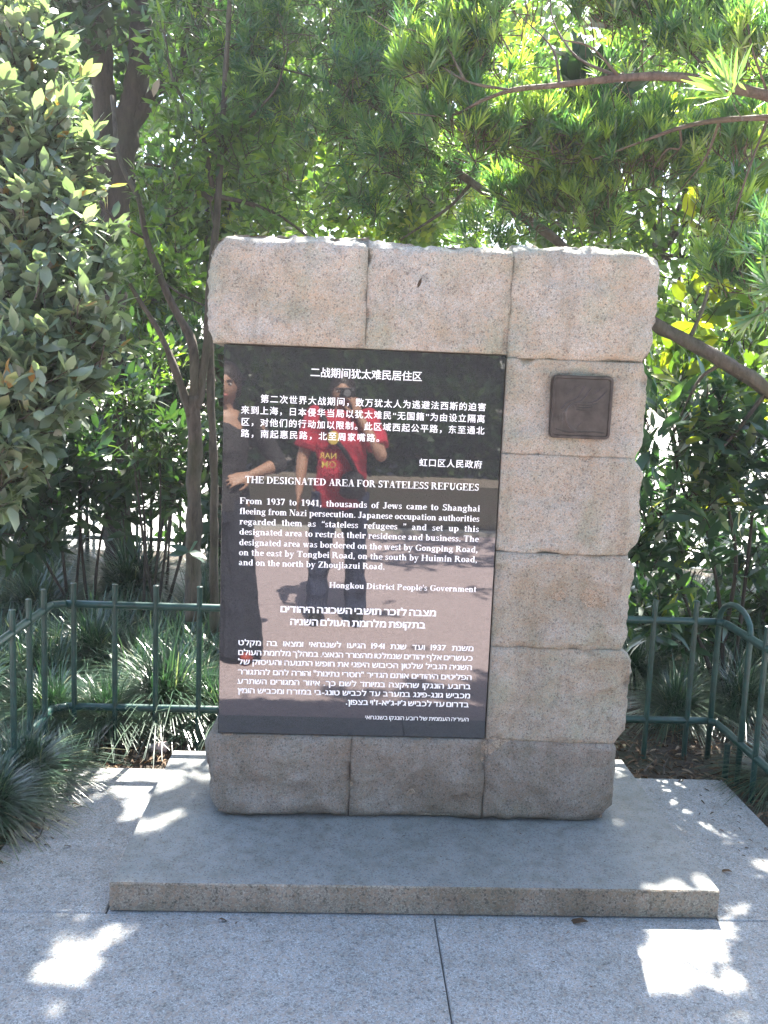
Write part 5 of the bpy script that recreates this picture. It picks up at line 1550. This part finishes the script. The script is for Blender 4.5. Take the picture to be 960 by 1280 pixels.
fuse('body', figure(mp)+head(mc)+hand((-.300, -3.02, .875), (-.05, .10, -1), (1, .1, 0), 1, .35)+hand((.085, -2.965, 1.395), (-.35, .0, 1), (-.6, -.6, 0), -1, .75), skinm, man, .006)
face_parts(man, mc)
hairshell(man, mc, hairm, False, 3)
def grow(pp, names, k, dz=0):
    return {n: (pp[n][0], pp[n][1], pp[n][2]+dz, *[r+k for r in pp[n][3:]]) for n in names}
lerp = lambda a, b, t, r: (*[a[i]+(b[i]-a[i])*t for i in range(3)], r)
X0, Y0_ = -.03, -3.08
shirt = [loft([(X0, Y0_, .78, .180, .135), (X0, Y0_, .84, .178, .135), (X0, Y0_, .95, .176, .135), (X0+.01, Y0_, 1.06, .160, .125), (X0, Y0_, 1.20, .170, .128), (X0, Y0_-.005, 1.32, .182, .122), (X0, Y0_-.01, 1.395, .150, .095), (X0, Y0_-.01, 1.425, .085, .075)])]
for k in 'lr':
    shirt += tub([(*mp['s'+k][:3], .074), lerp(mp['s'+k], mp['e'+k], .35, .073), lerp(mp['s'+k], mp['e'+k], .78, .076)], ball=False)+[ellip(mp['s'+k][:3], (.074,)*3, 16, 10)]
fuse('t_shirt', shirt, redm, man, .008, .014, (7, 7, 9))
jn = [loft([(X0, Y0_, .80, .165, .12), (X0, Y0_, .90, .165, .12), (X0, Y0_, .95, .15, .11)])]
for k in 'lr': jn += tub([(*mp['h'+k][:3], .105), lerp(mp['h'+k], mp['k'+k], .5, .092), lerp(mp['k'+k], mp['k'+k], 0, .075), lerp(mp['k'+k], mp['a'+k], .5, .074), (mp['a'+k][0], mp['a'+k][1]+.01, .075, .078)], ball=False)
fuse('jeans', jn, denim, man, .009, .012, (5, 5, 9))
for x in (-.172, .112):
    fuse('shoe', [ellip((x, -3.0, .045), (.048, .14, .045), 20, 14), ellip((x, -3.08, .055), (.042, .06, .055), 16, 12)], darkshoe, man, .008)
# strap across the chest and the black bag at the belly
front = lambda x, z: -3.085+.175-.55*(abs(x+.03))**1.6
MB().tube(smooth_path([(-.17, -3.06, 1.45), (-.15, -2.975, 1.38), (-.08, -2.925, 1.26), (.02, -2.915, 1.13), (.08, -2.935, 1.02)], 6), .017, 6).build('strap', blackm, man)
MB().tube(smooth_path([(-.17, -3.06, 1.45), (-.14, -3.17, 1.40), (0, -3.25, 1.2), (.14, -3.2, 1.05), (.17, -3.08, 1.0)], 6), .014, 6).build('strap', blackm, man)
fuse('bag', [ellip((.055, -2.915, .955), (.085, .05, .085), 24, 18), ellip((.055, -2.91, .90), (.09, .05, .05), 24, 14)], blackm, man, .008)
# print on the shirt (reads backwards on the shirt itself as it does in front of a mirror)
def shirt_text(s_, cx, cz, h):
    c = bpy.data.curves.new('print', 'FONT'); c.body = s_; c.align_x = 'CENTER'; c.offset = .012
    o = bpy.data.objects.new('print', c); COL.objects.link(o); bpy.context.view_layer.update()
    me = o.to_mesh(); V = np.array([v.co[:] for v in me.vertices]); F = [tuple(p_.vertices) for p_ in me.polygons]
    o.to_mesh_clear(); bpy.data.objects.remove(o)
    W_ = np.array([(cx-v[0]*h, -2.893+.25*abs(cx-v[0]*h+.03)**1.5*-1, cz+v[1]*h) for v in V])
    link('shirt_print', np_mesh('shirt_print', W_-wloc(man), F, yelm), man)
shirt_text('OM', -.105, 1.055, .062)
shirt_text('NAR', -.11, 1.115, .055)
V, F = ellip((-.08, -2.905, 1.25), (.04, .006, .045), 14, 8)
link('shirt_print', np_mesh('shirt_print', V-wloc(man), F, yelm), man)
# the compact camera in the raised hand
cm = thing('compact_camera', 'small silver compact camera held up before the face, reflected above the red T-shirt', 'camera', (0.0, -2.975, 1.545))
m = MB(); m.add([(x, y, z) for x in (-.048, .048) for y in (-2.988, -2.962) for z in (1.515, 1.573)], [(0,1,3,2),(4,6,7,5),(0,4,5,1),(2,3,7,6),(0,2,6,4),(1,5,7,3)])
bo = m.build('body', blackp, cm)
MB().tube([(0, -2.962, CAM_H), (0, -2.950, CAM_H), (0, -2.9495, CAM_H)], [.024, .023, .018], 24).build('lens', silver, cm)
MB().box((-.046, -2.9625, 1.574), (.046, -2.987, 1.578)).build('top_plate', silver, cm)
MB().box((.028, -2.9605, 1.558), (.044, -2.9618, 1.568)).build('flash', silver, cm)

# ---- the woman at the left edge of the panel ----
wo = thing('person', 'person in dark top and long dark trousers, hand on hip, reflected at the panel edge', 'person', (-.67, -2.15, 0))
X, Y = -.69, -2.16
wc = (X+.012, Y+.01, 1.56)
wp = {'pel': (X, Y, .93, .135, .10), 'wai': (X, Y, 1.08, .105, .085), 'che': (X, Y, 1.25, .125, .10), 'nk0': (X, Y-.005, 1.38, .07, .06), 'nk1': (X, Y, 1.44, .043), 'nk2': (X+.005, Y+.005, 1.51, .043),
      'sl': (X-.15, Y, 1.375, .052), 'el': (X-.22, Y-.02, 1.12, .036), 'wl': (X-.22, Y+.05, .89, .024),
      'sr': (X+.15, Y, 1.375, .052), 'er': (X+.315, Y-.07, 1.125, .036), 'wr': (X+.165, Y+.06, 1.065, .025),
      'hl': (X-.09, Y, .88, .09), 'kl': (X-.10, Y, .49, .058), 'al': (X-.10, Y-.02, .10, .036), 'tl': (X-.11, Y+.10, .035, .03, .025),
      'hr': (X+.09, Y, .88, .09), 'kr': (X+.11, Y+.01, .49, .058), 'ar': (X+.13, Y+.0, .10, .036), 'tr': (X+.16, Y+.13, .035, .03, .025)}
fuse('body', figure(wp, .9)+head(wc, .1)+hand((X-.22, Y+.05, .89), (0, .1, -1), (1, 0, 0), 1, .35)+hand((X+.165, Y+.06, 1.065), (-.9, .5, -.25), (-.3, -.6, -.6), -1, .45), skinm, wo, .006)
face_parts(wo, wc)
hairshell(wo, wc, hairm, True, 8)
top = [loft([(X, Y, .86, .165, .125), (X, Y, .95, .155, .12), (X, Y, 1.07, .125, .10), (X, Y+.005, 1.20, .140, .122), (X, Y, 1.31, .150, .108), (X, Y-.015, 1.375, .135, .085), (X, Y-.02, 1.41, .105, .066)])]
for k in 'lr':
    top += tub([(*wp['s'+k][:3], .064), lerp(wp['s'+k], wp['e'+k], .5, .054), (*wp['e'+k][:3], .047)])+tub([(*wp['e'+k][:3], .047), lerp(wp['e'+k], wp['w'+k], .3, .046)], ball=False)
fuse('knit_top', top, greym, wo, .008, .009, (7, 7, 9))
tr = [loft([(X, Y, .80, .165, .12), (X, Y, .88, .160, .12), (X, Y, .95, .145, .105)])]
for k, sg in (('l', -1), ('r', 1)):
    h_, a_ = wp['h'+k], wp['a'+k]
    tr += [loft([(X+sg*.085, Y, .86, .088, .11), (X+sg*.09, Y, .60, .090, .105), (X+sg*.10, Y, .35, .105, .115), (X+sg*.115, Y+.01, .10, .125, .14), (X+sg*.12, Y+.015, .03, .132, .150)])]
fuse('trousers', tr, trsm, wo, .009, .022, (12, 12, 1.5))
for x in (X-.11, X+.165):
    fuse('shoe', [ellip((x, Y+.07, .025), (.042, .12, .024), 20, 12), ellip((x, Y+.14, .04), (.036, .05, .03), 16, 12)], shoem, wo, .007)

# ------------------------------------------------------------------ thin air volume added to veil the scene like lens flare
hz = MB().box((-142, -142, -1.2), (142, 142, 8.6)).build('flare_veil', None)
hz['kind'] = 'stuff'; hz['label'] = 'added thin volume that lifts the darks like lens flare'
hm = bpy.data.materials.new('flare_veil'); hm.use_nodes = True
ht = hm.node_tree; ht.nodes.remove(ht.nodes['Principled BSDF'])
pv = ht.nodes.new('ShaderNodeVolumePrincipled')
pv.inputs['Density'].default_value = .0018
pv.inputs['Color'].default_value = (.93, .96, 1, 1)
pv.inputs['Anisotropy'].default_value = .4
ht.links.new(pv.outputs[0], ht.nodes['Material Output'].inputs['Volume'])
hz.data.materials.append(hm)
